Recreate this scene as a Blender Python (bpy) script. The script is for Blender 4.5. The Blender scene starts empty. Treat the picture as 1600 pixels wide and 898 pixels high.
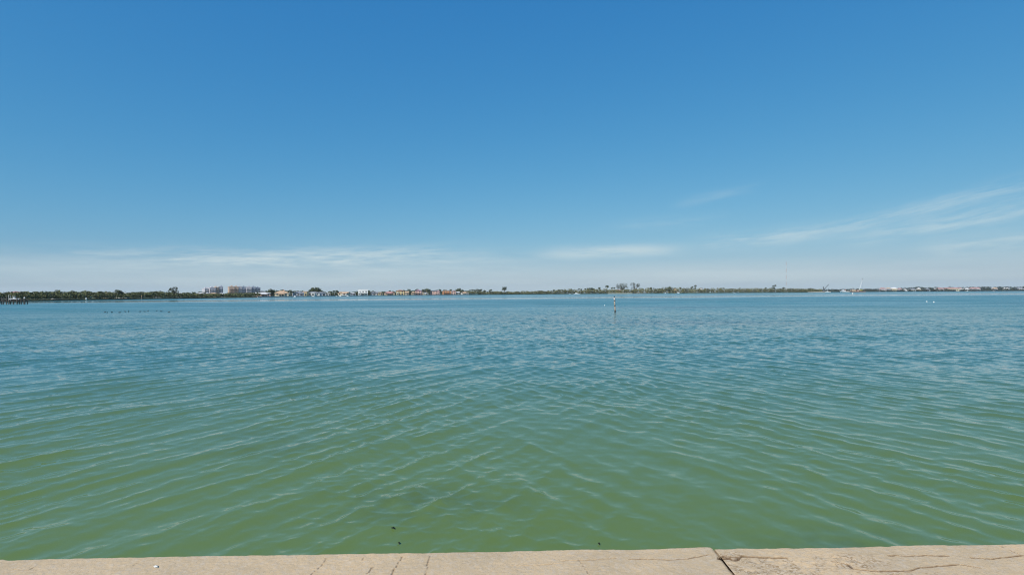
import bpy, math, random
import numpy as np
from mathutils import Matrix, Vector

scene = bpy.context.scene
COL = scene.collection
R = math.radians
rng = np.random.default_rng(7)
random.seed(7)

# ------------------------------------------------------------------ camera
CAM_Z = 2.4          # above the water; the seawall cap is 0.8 m above it
WALL_Z = 0.8
PITCH, ROLL, F = math.atan(9.1 / 800), -0.0061, 800.0
CR = Matrix.Rotation(R(90) + PITCH, 3, 'X') @ Matrix.Rotation(ROLL, 3, 'Z')
cam = bpy.data.cameras.new('camera')
cam.lens, cam.sensor_width = 18.0, 36.0
cam.clip_start, cam.clip_end = 0.05, 20000
camo = bpy.data.objects.new('camera', cam)
camo.matrix_world = Matrix.Translation((0, 0, CAM_Z)) @ CR.to_4x4()
COL.objects.link(camo)
scene.camera = camo


def ray(px, py):
    return CR @ Vector(((px - 800) / F, -(py - 449) / F, -1))


def P(px, py, D):                      # point seen at a photo position, D metres out
    r = ray(px, py)
    s = D / r.y
    return Vector((r.x * s, D, CAM_Z + r.z * s))


def W(px, py, z=0.0):                  # point seen at a photo position on a level plane
    r = ray(px, py)
    s = (z - CAM_Z) / r.z
    return Vector((r.x * s, r.y * s, z))


# ------------------------------------------------------------------ sky and sun
SUN_EL, SUN_AZ = R(44), R(206)         # azimuth clockwise from +Y (the view axis): behind, to the left
wd = bpy.data.worlds.new('World')
scene.world = wd
wd.use_nodes = True
nt = wd.node_tree
nt.nodes.clear()


class G:
    """tiny shader-math writer"""
    def __init__(s, nt): s.nt = nt

    def node(s, t, **kw):
        n = s.nt.nodes.new(t)
        for k, v in kw.items(): setattr(n, k, v)
        return n

    def put(s, sock, v):
        if v is None: return
        if hasattr(v, 'is_output'): s.nt.links.new(v, sock)
        else: sock.default_value = v

    def m(s, op, a, b=None, c=None, clamp=False):
        n = s.node('ShaderNodeMath', operation=op, use_clamp=clamp)
        for i, v in enumerate((a, b, c)): s.put(n.inputs[i], v)
        return n.outputs[0]

    def mix(s, f, a, b, kind='MIX'):
        n = s.node('ShaderNodeMix', data_type='RGBA', blend_type=kind)
        s.put(n.inputs[0], f)
        s.put(n.inputs[6], tuple(a) + (1,) if isinstance(a, (tuple, list)) and len(a) == 3 else a)
        s.put(n.inputs[7], tuple(b) + (1,) if isinstance(b, (tuple, list)) and len(b) == 3 else b)
        return n.outputs[2]

    def smooth(s, v, lo, hi, a=0.0, b=1.0):
        n = s.node('ShaderNodeMapRange', interpolation_type='SMOOTHSTEP')
        for i, x in enumerate((v, lo, hi, a, b)): s.put(n.inputs[i], x)
        return n.outputs[0]

    def noise(s, vec, scale, detail=2, rough=.5, dist=0.0):
        n = s.node('ShaderNodeTexNoise')
        s.put(n.inputs['Vector'], vec)
        n.inputs['Scale'].default_value = scale
        n.inputs['Detail'].default_value = detail
        n.inputs['Roughness'].default_value = rough
        n.inputs['Distortion'].default_value = dist
        return n

    def vec(s, x, y, z=0.0):
        n = s.node('ShaderNodeCombineXYZ')
        for i, v in enumerate((x, y, z)): s.put(n.inputs[i], v)
        return n.outputs[0]

    def sep(s, v):
        n = s.node('ShaderNodeSeparateXYZ')
        s.put(n.inputs[0], v)
        return n.outputs


g = G(nt)
sky = g.node('ShaderNodeTexSky', sky_type='NISHITA', sun_disc=False)
sky.sun_elevation, sky.sun_rotation = SUN_EL, SUN_AZ
sky.altitude, sky.air_density, sky.dust_density, sky.ozone_density = 0, 1.0, 0.6, 3.0
tc = g.node('ShaderNodeTexCoord')
dx, dy, dz = g.sep(tc.outputs['Generated'])
az = g.m('ARCTAN2', dx, dy)                               # radians, 0 straight ahead
el = g.m('ARCSINE', dz)
# thin cirrus: the few streaks the photograph shows, torn by stretched noise
wob = g.noise(g.vec(g.m('MULTIPLY', az, 5), g.m('MULTIPLY', el, 20)), 1.0, 3).outputs[0]
elw = g.m('ADD', el, g.m('MULTIPLY', g.m('SUBTRACT', wob, .5), .016))


def streak(px0, py0, px1, py1, thick, op, fade=0.0):
    a0, a1 = math.atan((px0 - 800) / F), math.atan((px1 - 800) / F)
    hz = lambda x: 463 - .0061 * x
    e0 = math.atan((hz(px0) - py0) / F * math.cos(a0))
    e1 = math.atan((hz(px1) - py1) / F * math.cos(a1))
    t = math.atan2(e1 - e0, a1 - a0)
    L = math.hypot(a1 - a0, e1 - e0) / 2
    T = thick / F
    ca, sa = math.cos(t), math.sin(t)
    u, v = g.m('SUBTRACT', az, (a0 + a1) / 2), g.m('SUBTRACT', elw, (e0 + e1) / 2)
    al = g.m('ADD', g.m('MULTIPLY', u, ca), g.m('MULTIPLY', v, sa))
    ac = g.m('SUBTRACT', g.m('MULTIPLY', v, ca), g.m('MULTIPLY', u, sa))
    q = g.m('ADD', g.m('POWER', g.m('ABSOLUTE', g.m('DIVIDE', al, L)), 4), g.m('POWER', g.m('DIVIDE', ac, T), 2))
    nz = g.noise(g.vec(g.m('MULTIPLY', al, 11), g.m('MULTIPLY', ac, 95), px0 * .13), 1.0, 6, .68).outputs[0]
    return g.m('MULTIPLY', g.m('MULTIPLY', g.m('EXPONENT', g.m('MULTIPLY', q, -1)), g.smooth(nz, .28 - fade, .72 - fade)), op)


parts = [streak(852, 397, 1060, 391, 9, .80, .14),
         streak(1090, 381, 1310, 361, 10, .60),
         streak(1240, 372, 1640, 280, 11, .50),
         streak(1330, 376, 1680, 312, 12, .60),
         streak(1440, 392, 1700, 372, 12, .62),
         streak(1060, 316, 1180, 294, 7, .20),
         streak(960, 352, 1130, 340, 9, .16),
         streak(60, 404, 720, 396, 13, .95),
         streak(200, 416, 840, 408, 15, .6)]
tot = parts[0]
for p_ in parts[1:]: tot = g.m('ADD', tot, p_)
# a pale veil lying on the horizon all round, its upper edge uneven
vn = g.noise(g.vec(g.m('MULTIPLY', az, 2.2), g.m('MULTIPLY', el, 26), 3.1), 1.0, 4, .6).outputs[0]
veil_top = g.m('ADD', .040, g.m('MULTIPLY', vn, .075))
veil = g.smooth(g.m('SUBTRACT', veil_top, el), .0, .085, 0, .92)
tot = g.m('MAXIMUM', g.m('MULTIPLY', tot, .9), g.m('ADD', veil, g.m('MULTIPLY', tot, .45)))
tot = g.m('MINIMUM', tot, .92)
CLOUD = (6.75, 8.05, 8.4)
# deepen the clear blue, channel by channel (values relative to the background strength)
sr = g.node('ShaderNodeSeparateColor')
nt.links.new(sky.outputs[0], sr.inputs[0])
cc = g.node('ShaderNodeCombineColor')
for i_, (gain, pw) in enumerate(((.85, 1.33), (.73, .67), (.765, .33))):
    v_ = g.m('MULTIPLY', g.m('POWER', g.m('MULTIPLY', sr.outputs[i_], .09), pw), gain / .09)
    nt.links.new(v_, cc.inputs[i_])
skyc = g.mix(tot, cc.outputs[0], CLOUD)
bg = g.node('ShaderNodeBackground')
bg.inputs['Strength'].default_value = 0.09
nt.links.new(skyc, bg.inputs['Color'])
wo = g.node('ShaderNodeOutputWorld')
nt.links.new(bg.outputs[0], wo.inputs['Surface'])

sl = bpy.data.lights.new('sun', 'SUN')
sl.energy, sl.angle, sl.color = 4.0, R(.5), (1, .95, .87)
so = bpy.data.objects.new('sun', sl)
sd = Vector((math.sin(SUN_AZ) * math.cos(SUN_EL), math.cos(SUN_AZ) * math.cos(SUN_EL), math.sin(SUN_EL)))
so.rotation_euler = sd.to_track_quat('Z', 'Y').to_euler()
so.location = sd * 50
COL.objects.link(so)

vs = scene.view_settings
vs.view_transform, vs.look, vs.exposure, vs.gamma, vs.use_curve_mapping = 'Standard', 'None', 0.0, 1.0, False
scene.cycles.max_bounces = 6
scene.cycles.volume_bounces = 0
scene.cycles.use_denoising = True
scene.cycles.filter_width = 1.1


# ------------------------------------------------------------------ helpers
def pm(name, col, rough=.85, var=.18, scale=.6, spec=.3, metal=0.0):
    m = bpy.data.materials.new(name)
    m.use_nodes = True
    h = G(m.node_tree)
    b = m.node_tree.nodes['Principled BSDF']
    t = h.node('ShaderNodeTexCoord').outputs['Object']
    n = h.noise(t, scale, 4, .6).outputs[0]
    lo = [max(0, c * (1 - var)) for c in col]
    hi = [min(1, c * (1 + var)) for c in col]
    h.put(b.inputs['Base Color'], h.mix(h.smooth(n, .3, .7), lo, hi))
    b.inputs['Roughness'].default_value = rough
    b.inputs['Specular IOR Level'].default_value = spec
    b.inputs['Metallic'].default_value = metal
    return m


def foliage(name, dark, light, scale):
    m = bpy.data.materials.new(name)
    m.use_nodes = True
    h = G(m.node_tree)
    b = m.node_tree.nodes['Principled BSDF']
    at = h.node('ShaderNodeAttribute', attribute_name='tone')
    t = h.node('ShaderNodeTexCoord').outputs['Object']
    n = h.noise(t, scale, 3, .6).outputs[0]
    f = h.m('ADD', h.m('MULTIPLY', at.outputs['Fac'], .7), h.m('MULTIPLY', n, .3), clamp=True)
    h.put(b.inputs['Base Color'], h.mix(f, dark, light))
    b.inputs['Roughness'].default_value = .75
    b.inputs['Specular IOR Level'].default_value = .2
    return m


MAT = {
    'mangrove': foliage('mangrove_leaves', (.050, .062, .024), (.190, .200, .085), .15),
    'shrub': foliage('shore_shrub_leaves', (.065, .075, .030), (.250, .235, .095), .1),
    'tree': foliage('broadleaf_leaves', (.036, .050, .024), (.120, .140, .062), .2),
    'pine': foliage('casuarina_needles', (.045, .055, .034), (.125, .135, .075), .2),
    'palm': foliage('palm_fronds', (.030, .042, .018), (.100, .115, .048), .3),
    'far': foliage('distant_leaves', (.038, .050, .030), (.090, .105, .060), .05),
    'bark': pm('bark', (.14, .11, .085), .9),
    'palmbark': pm('palm_bark', (.20, .17, .13), .9),
    'root': pm('mangrove_roots', (.06, .05, .04), .9),
    'white': pm('white_render', (.78, .77, .74), .7, .06),
    'cream': pm('cream_render', (.66, .58, .43), .8, .08),
    'yellow': pm('yellow_render', (.66, .52, .28), .8, .08),
    'tan': pm('tan_render', (.52, .40, .27), .8, .08),
    'orange': pm('orange_render', (.60, .29, .14), .8, .08),
    'pink': pm('pink_render', (.64, .42, .36), .8, .08),
    'greywall': pm('grey_render', (.42, .45, .50), .8, .08),
    'lilac': pm('lilac_grey_render', (.60, .56, .58), .8, .08),
    'condo': pm('condo_tan_render', (.62, .45, .34), .8, .08),
    'slate': pm('slate_and_shade_render', (.36, .38, .45), .7, .1),  # on the flats this colour stands in for shaded walls
    'terracotta': pm('terracotta_tile', (.42, .17, .10), .85, .2, .4),
    'rose': pm('rose_tile', (.46, .25, .22), .85, .2, .4),
    'mauve': pm('mauve_tile', (.36, .22, .27), .85, .2, .4),
    'tanroof': pm('tan_tile', (.55, .38, .25), .85, .15, .4),
    'greyroof': pm('grey_shingle', (.27, .28, .31), .85, .2, .4),
    'whiteroof': pm('white_tile', (.80, .76, .74), .7, .06, .4),
    'darkroof': pm('dark_shingle', (.10, .10, .11), .85, .2, .4),
    'glass': pm('window_glass', (.025, .030, .038), .12, .2, .5, .6),
    'frame': pm('window_frame', (.62, .62, .60), .6, .05),
    'concrete': pm('shore_concrete', (.40, .38, .34), .9, .2, .3),
    'sand': pm('beach_sand', (.56, .50, .40), .95, .1, .1),
    'land': pm('shore_ground', (.10, .11, .055), .95, .3, .03),
    'wood': pm('weathered_wood', (.105, .090, .078), .9, .3, 1.5),
    'palewood': pm('bleached_wood', (.36, .31, .26), .9, .2, 2.5),
    'gel': pm('white_gelcoat', (.80, .80, .80), .25, .04, 1, .5),
    'blue': pm('blue_paint', (.10, .17, .20), .4, .1),
    'dark': pm('dark_trim', (.03, .03, .035), .5, .2),
    'steel': pm('painted_steel', (.13, .15, .155), .6, .2),
    'palesteel': pm('pale_steel', (.76, .78, .78), .5, .1),
    'red': pm('faded_red_paint', (.42, .12, .08), .6, .15),
    'fadedred': pm('sun_bleached_red', (.55, .34, .30), .6, .1),
    'rust': pm('rusty_steel', (.22, .13, .08), .8, .3),
    'safety': pm('yellow_green_paint', (.52, .50, .10), .5, .1),
    'orangepaint': pm('orange_paint', (.50, .27, .12), .5, .1),
}


class MB:
    """collects shapes; build() links them as one mesh object"""
    def __init__(s):
        s.v, s.f, s.mi, s.cur = [], [], [], 0

    def add(s, vs, fs):
        o = len(s.v)
        s.v += [tuple(v) for v in vs]
        s.f += [tuple(i + o for i in f) for f in fs]
        s.mi += [s.cur] * len(fs)
        return s

    def box(s, x, y, z, sx, sy, sz, rz=0.0):      # centre x,y, base z
        c, n = math.cos(rz), math.sin(rz)
        vs = []
        for k in (0, 1):
            for a, b in ((-1, -1), (1, -1), (1, 1), (-1, 1)):
                ux, uy = a * sx / 2, b * sy / 2
                vs.append((x + ux * c - uy * n, y + ux * n + uy * c, z + k * sz))
        return s.add(vs, [(3, 2, 1, 0), (4, 5, 6, 7), (0, 1, 5, 4), (1, 2, 6, 5), (2, 3, 7, 6), (3, 0, 4, 7)])

    def hip(s, x, y, z, sx, sy, h, ridge=None, gable=False):
        hx, hy = sx / 2, sy / 2
        r = hx if gable else (max(hx - hy, hx * .12) if ridge is None else ridge / 2)
        vs = [(x - hx, y - hy, z), (x + hx, y - hy, z), (x + hx, y + hy, z), (x - hx, y + hy, z),
              (x - hx, y - hy, z + .18), (x + hx, y - hy, z + .18), (x + hx, y + hy, z + .18), (x - hx, y + hy, z + .18),
              (x - r, y, z + h), (x + r, y, z + h)]
        return s.add(vs, [(3, 2, 1, 0), (0, 1, 5, 4), (1, 2, 6, 5), (2, 3, 7, 6), (3, 0, 4, 7),
                          (4, 5, 9, 8), (5, 6, 9), (6, 7, 8, 9), (7, 4, 8)])

    def tube(s, a, b, r0, r1=None, n=6):
        r1 = r0 if r1 is None else r1
        a, b = Vector(a), Vector(b)
        d = (b - a).normalized()
        u = d.orthogonal().normalized()
        w = d.cross(u)
        vs = []
        for c, r in ((a, r0), (b, r1)):
            for i in range(n):
                t = 2 * math.pi * i / n
                vs.append(c + (u * math.cos(t) + w * math.sin(t)) * r)
        fs = [(i, (i + 1) % n, n + (i + 1) % n, n + i) for i in range(n)]
        return s.add(vs, fs + [tuple(range(n - 1, -1, -1)), tuple(range(n, 2 * n))])

    def path(s, pts, rad, n=6):
        for i in range(len(pts) - 1): s.tube(pts[i], pts[i + 1], rad[i], rad[i + 1], n)
        return s

    def loft(s, rings):
        n = len(rings[0])
        vs = [p for r in rings for p in r]
        fs = []
        for k in range(len(rings) - 1):
            for i in range(n):
                fs.append((k * n + i, k * n + (i + 1) % n, (k + 1) * n + (i + 1) % n, (k + 1) * n + i))
        fs += [tuple(range(n - 1, -1, -1)), tuple(range((len(rings) - 1) * n, len(rings) * n))]
        return s.add(vs, fs)

    def build(s, name, mat, parent=None, smooth=False):
        me = bpy.data.meshes.new(name)
        me.from_pydata(s.v, [], s.f)
        for m in (mat if isinstance(mat, (list, tuple)) else [mat]):
            me.materials.append(MAT[m] if isinstance(m, str) else m)
        if max(s.mi, default=0) > 0: me.polygons.foreach_set('material_index', s.mi)
        if smooth: me.polygons.foreach_set('use_smooth', [True] * len(me.polygons))
        o = bpy.data.objects.new(name, me)
        COL.objects.link(o)
        if parent: o.parent = parent
        return o


def tag(o, label, cat=None, group=None, kind=None):
    if label: o['label'] = label
    if cat: o['category'] = cat
    if group: o['group'] = group
    if kind: o['kind'] = kind
    return o


def thing(name, loc, label, cat, rz=0.0, group=None):
    o = bpy.data.objects.new(name, None)
    o.location, o.rotation_euler, o.empty_display_size = loc, (0, 0, rz), .3
    COL.objects.link(o)
    return tag(o, label, cat, group)


def copy_tree(o, parent=None):
    c = o.copy()
    COL.objects.link(c)
    c.parent = parent
    for ch in list(o.children): copy_tree(ch, c)
    return c


def fast_mesh(name, verts, quads, mat, parent=None, smooth=False, attrs=None):
    me = bpy.data.meshes.new(name)
    nv, nf = len(verts), len(quads)
    me.vertices.add(nv)
    me.vertices.foreach_set('co', np.ascontiguousarray(verts, np.float32).ravel())
    me.loops.add(nf * 4)
    me.loops.foreach_set('vertex_index', np.ascontiguousarray(quads, np.int32).ravel())
    me.polygons.add(nf)
    me.polygons.foreach_set('loop_start', np.arange(0, nf * 4, 4, dtype=np.int32))
    me.polygons.foreach_set('use_smooth', np.full(nf, smooth))
    for k, a in (attrs or {}).items():
        at = me.attributes.new(k, 'FLOAT', 'POINT')
        at.data.foreach_set('value', np.ascontiguousarray(a, np.float32))
    me.materials.append(MAT[mat] if isinstance(mat, str) else mat)
    me.update(calc_edges=True)
    o = bpy.data.objects.new(name, me)
    COL.objects.link(o)
    if parent: o.parent = parent
    return o


def leaves(cent, size, tone, rg):
    """leaf clumps: one bent quad round each centre, tilted mostly upward to catch more sun"""
    n = len(cent)
    c = rg.normal(size=(n, 3)); c /= np.linalg.norm(c, axis=1)[:, None]
    c[:, 2] = np.abs(c[:, 2]) + .45; c[:, 1] -= .25  # normals pushed up and forward so the crowns come out brighter
    c /= np.linalg.norm(c, axis=1)[:, None]
    a = rg.normal(size=(n, 3)); a -= (a * c).sum(1)[:, None] * c
    a /= np.linalg.norm(a, axis=1)[:, None]
    b = np.cross(c, a)
    sz = (size * rg.uniform(.6, 1.3, n))[:, None]
    v = np.stack([cent - a * sz * .5, cent + b * sz * .30 + c * sz * .12, cent + a * sz * .5, cent - b * sz * .30 + c * sz * .12], 1)
    return v.reshape(-1, 3), np.arange(n * 4).reshape(-1, 4), np.repeat(tone, 4)


def blob(c, rad, n, rg, lo=.55):
    d = rg.normal(size=(n, 3)); d /= np.linalg.norm(d, axis=1)[:, None]
    return np.array(c) + d * np.array(rad) * rg.uniform(lo, 1.0, (n, 1)) ** .6


# ------------------------------------------------------------------ the shore line (photo column -> distance)
SHX = [-420, -100, 0, 100, 200, 300, 400, 500, 600, 730, 800, 900, 1000, 1200, 1296]
SHD = [190, 222, 240, 272, 312, 385, 480, 585, 690, 860, 950, 1040, 1110, 1210, 1260]
def shore(px): return float(np.interp(px, SHX, SHD))
LAND_Z = .75
def shp(px, back=0.0, z=LAND_Z):
    D = shore(px) + back
    return Vector(((px - 800) / F * D, D, z))


# ------------------------------------------------------------------ water
def build_water():
    ang = np.concatenate([np.linspace(-88, -57, 40, endpoint=False), np.linspace(-57, 57, 1000, endpoint=False), np.linspace(57, 88, 41)]) * math.pi / 180
    r1 = 3.0 * 1.0043 ** np.arange(770)
    r2 = r1[-1] * np.cumprod(np.full(60, (7000 / r1[-1]) ** (1 / 60)))
    r = np.concatenate([r1, r2])
    RR, AA = np.meshgrid(r, ang, indexing='ij')
    X, Y = RR * np.sin(AA), RR * np.cos(AA)
    cell = np.maximum(RR * .0043, RR * .0020)
    rg = np.random.default_rng(11)
    # slow gust patches
    gust = np.zeros_like(X)
    for k in range(9):
        lam, th, ph = rg.uniform(5, 22), rg.uniform(0, math.pi), rg.uniform(0, 6.28)
        gust += np.sin(2 * math.pi / lam * (X * math.cos(th) + Y * math.sin(th)) + ph)
    gust = gust / 3.0
    comps = []
    def system(n, lo, hi, mean, spread, rms, side=0):
        lam = np.exp(rg.uniform(math.log(lo), math.log(hi), n))
        th = R(mean) + rg.normal(size=n) * R(spread)
        s = np.full(n, rms * math.sqrt(2.0 / n)) * rg.uniform(.6, 1.3, n)
        for l, t, q in zip(lam, th, s): comps.append((l, t, q, rg.uniform(0, 6.283), side))
    # swell running obliquely to the wall and the same swell thrown back by it
    system(10, .8, 1.6, 147, 9, .048, -1)
    system(9, .8, 1.6, 36, 10, .038, 1)
    system(40, .20, .66, 147, 12, .098, -1)
    system(38, .20, .66, 35, 13, .090, 1)
    system(24, .20, .6, 92, 30, .046)
    system(44, .07, .20, 95, 55, .100)
    system(6, 2.5, 5.0, 110, 30, .018)
    Z = np.zeros_like(X); DX = np.zeros_like(X); DY = np.zeros_like(X)
    lean = np.tanh((X + .5 * gust) / (3.0 + .30 * Y.clip(0)))
    for l, t, q, ph, side in comps:
        k = 2 * math.pi / l
        c, s_ = math.cos(t), math.sin(t)
        w = np.clip((l / cell - 2.2) / 2.5, 0, 1)
        m = np.clip(.75 + .55 * gust, .2, 1.5) if l < .26 else np.clip(.88 + .3 * gust, .45, 1.35) if l < .8 else np.clip(.9 + .25 * gust, .4, 1.3)
        A = q / k * w * m * (np.clip(.80 + .55 * side * lean, .2, 1.25) if side else 1.0)
        a = k * (X * c + Y * s_) + ph
        sn = np.sin(a)
        Z += A * np.cos(a)
        DX -= A * sn * c * 1.25
        DY -= A * sn * s_ * 1.25
    X2, Y2 = X + DX, Y + DY
    global water_z
    def water_z(x, y):
        i = np.argmin((X2[:400] - x) ** 2 + (Y2[:400] - y) ** 2)
        return float(Z[:400].ravel()[i])
    nr, nc = X.shape
    idx = np.arange(nr * nc).reshape(nr, nc)
    q = np.stack([idx[:-1, :-1], idx[:-1, 1:], idx[1:, 1:], idx[1:, :-1]], -1).reshape(-1, 4)[:, ::-1]
    far = np.clip((RR - 9) / 26, 0, 1)
    farr = np.clip((RR - 25) / 90, 0, 1)
    m = bpy.data.materials.new('bay_water')
    m.use_nodes = True
    h = G(m.node_tree)
    b = m.node_tree.nodes['Principled BSDF']
    geo = h.node('ShaderNodeNewGeometry')
    x, y, z = h.sep(geo.outputs['Position'])
    farA = h.node('ShaderNodeAttribute', attribute_name='far').outputs['Fac']
    farR = h.node('ShaderNodeAttribute', attribute_name='far_rough').outputs['Fac']
    flat = h.vec(x, y, 0.0)
    # colour of the water body: green over the shallow sand by the wall, teal over the deeper bay, weed beds between
    warp = h.noise(flat, .05, 3).outputs[0]
    dist = h.m('ADD', y, h.m('MULTIPLY', h.m('SUBTRACT', warp, .5), h.m('MULTIPLY', y, .9)))
    c1 = h.mix(h.smooth(dist, 4.0, 21.0), (.132, .200, .062), (.060, .158, .122))
    c2 = h.mix(h.smooth(dist, 25.0, 110.0), c1, (.060, .195, .205))
    weed = h.noise(h.vec(h.m('MULTIPLY', x, .35), y, 0.0), .035, 4, .6).outputs[0]
    c3 = h.mix(h.m('MULTIPLY', h.smooth(weed, .50, .66), h.smooth(y, 12.0, 40.0, 0, .55)), c2, (.085, .115, .125))
    sp = h.noise(flat, .30, 3, .55).outputs[0]
    c4 = h.mix(h.smooth(sp, .56, .72, 0, .15), c3, (.050, .095, .040))
    for qx, qy, rx, ry, am in ((650, 785, 1.2, .6, .30), (1335, 848, .9, .35, .28), (420, 690, 1.6, .9, .18)):     # weed on the bottom
        w_ = W(qx, qy)
        e = h.m('ADD', h.m('POWER', h.m('DIVIDE', h.m('SUBTRACT', x, w_.x), rx), 2), h.m('POWER', h.m('DIVIDE', h.m('SUBTRACT', y, w_.y), ry), 2))
        k_ = h.m('MULTIPLY', h.m('EXPONENT', h.m('MULTIPLY', e, -1)), h.smooth(h.noise(flat, 1.6, 4, .6).outputs[0], .36, .6, 0, am))
        c4 = h.mix(k_, c4, (.045, .080, .040))
    h.put(b.inputs['Base Color'], c4)          # light scattered back from inside the water: not shaded by the ripples
    b.inputs['Specular IOR Level'].default_value = 0
    b.inputs['Roughness'].default_value = 1
    b.inputs['Coat Weight'].default_value = 1     # the surface itself
    b.inputs['Coat IOR'].default_value = 1.333
    up = h.node('ShaderNodeCombineXYZ'); up.inputs[2].default_value = 1
    h.put(b.inputs['Normal'], up.outputs[0])
    # slicks: long streaks of calm water in front of the far shore
    u = h.m('ADD', h.m('SUBTRACT', h.m('SUBTRACT', y, h.m('MULTIPLY', x, .24)), 250.0),
            h.m('MULTIPLY', h.m('SUBTRACT', h.noise(h.vec(x, h.m('MULTIPLY', y, .3), 0.0), .012, 3).outputs[0], .5), 46.0))
    s1 = h.m('EXPONENT', h.m('MULTIPLY', h.m('POWER', h.m('DIVIDE', u, 52.0), 2), -1))
    s2 = h.m('EXPONENT', h.m('MULTIPLY', h.m('POWER', h.m('DIVIDE', h.m('SUBTRACT', u, 190.0), 70.0), 2), -1))
    slick = h.m('MINIMUM', h.m('ADD', s1, h.m('MULTIPLY', s2, .8)), 1.0)
    rip = h.noise(h.vec(h.m('MULTIPLY', x, .30), y, 0.0), .07, 5, .7).outputs[0]      # ruffled and smooth lanes
    lane = h.smooth(rip, .32, .68, .62, 1.18)
    h.put(b.inputs['Coat Roughness'], h.m('ADD', .03, h.m('MULTIPLY', h.m('MULTIPLY', h.m('MULTIPLY', farR, .27), lane), h.m('SUBTRACT', 1.0, h.m('MULTIPLY', slick, .93)))))
    def slope(scale, det, ax):
        n = h.noise(h.vec(h.m('MULTIPLY', x, ax), y, 0.0), scale, det, .6)
        o = h.sep(n.outputs['Color'])
        return h.m('SUBTRACT', o[0], .5), h.m('SUBTRACT', o[1], .5)
    nx, ny = slope(11.0, 3, .9)      # capillary ripples
    fx, fy = slope(3.8, 5, .62)      # the short chop that the mesh no longer resolves
    fs = h.m('MULTIPLY', h.m('MULTIPLY', farA, 1.35), h.m('MULTIPLY', lane, h.m('SUBTRACT', 1.0, h.m('MULTIPLY', slick, .93))))
    sx = h.m('ADD', h.m('MULTIPLY', nx, .10), h.m('MULTIPLY', fx, fs))
    sy = h.m('ADD', h.m('MULTIPLY', ny, .10), h.m('MULTIPLY', fy, fs))
    va = h.node('ShaderNodeVectorMath', operation='ADD')
    h.put(va.inputs[0], geo.outputs['Normal']); h.put(va.inputs[1], h.vec(sx, sy, 0.0))
    vn_ = h.node('ShaderNodeVectorMath', operation='NORMALIZE')
    h.put(vn_.inputs[0], va.outputs[0])
    h.put(b.inputs['Coat Normal'], vn_.outputs[0])
    o = fast_mesh('water', np.stack([X2, Y2, Z], -1).reshape(-1, 3), q, m, smooth=True, attrs={'far': far.ravel(), 'far_rough': farr.ravel()})
    return tag(o, 'green to teal rippled bay water with pale calm streaks', None, None, 'structure')

build_water()
# ------------------------------------------------------------------ seawall and ground behind it
def EDGE(x):
    return 3.148 + (x + 3.107) * .0196

JX = 1.245                       # the joint between the two cap slabs

CRACKS = [  # photo polylines, half width (m), depth (m)
    ([(1123, 871), (1131, 868), (1137, 870.5), (1147, 870), (1160, 868.5), (1180, 869), (1200, 870), (1228, 870.5)], .0075, .014),
    ([(1123, 873), (1137, 872), (1147, 874.6), (1153, 873), (1156, 870)], .0085, .014),
    ([(1300, 876), (1325, 881), (1333, 888), (1350, 890), (1375, 892), (1400, 891), (1425, 890), (1437, 886), (1455, 885), (1475, 883), (1500, 882), (1532, 887)], .005, .009),
    ([(1388, 867), (1420, 868), (1452, 867.5), (1482, 868)], .005, .008),
    ([(1518, 871), (1550, 872.5), (1575, 870), (1597, 867)], .005, .008),
    ([(1563, 852), (1580, 860), (1592, 865)], .0026, .006),
    ([(880, 875), (905, 874), (930, 874), (945, 872), (962, 871)], .0026, .006),
    ([(983, 873), (1010, 873), (1050, 874), (1075, 872), (1106, 866)], .0040, .007),
    ([(800, 882), (850, 881), (880, 879)], .0024, .004),
    ([(509, 871), (503, 882), (490, 893), (484, 900)], .0026, .005),
    ([(629, 869), (621, 882), (616, 890), (612, 900)], .0026, .006),
    ([(671, 867), (668, 880), (664, 900)], .0026, .005),
    ([(582, 886), (574, 896)], .004, .006),
    ([(572, 868), (566, 874)], .0024, .004),
    ([(905, 874), (914, 886), (922, 898)], .0024, .004),
    ([(1296, 868), (1330, 872), (1345, 878)], .0024, .004),
    ([(60, 880), (46, 890), (20, 889)], .0024, .004),
    ([(215, 878), (206, 884)], .0024, .004),
]
CR_W = [([W(a, b, WALL_Z) for a, b in pl], hw, dp) for pl, hw, dp in CRACKS]


def vnoise(X, Y, seed, scale):
    """smooth value noise in numpy"""
    rg = np.random.default_rng(seed)
    T = rg.uniform(-1, 1, (256, 256))
    u, v = X * scale + 71.3, Y * scale + 39.1
    i, j = np.floor(u).astype(int), np.floor(v).astype(int)
    fu, fv = u - i, v - j
    fu, fv = fu * fu * (3 - 2 * fu), fv * fv * (3 - 2 * fv)
    t = lambda a, b: T[a % 256, b % 256]
    return (t(i, j) * (1 - fu) + t(i + 1, j) * fu) * (1 - fv) + (t(i, j + 1) * (1 - fu) + t(i + 1, j + 1) * fu) * fv


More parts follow.
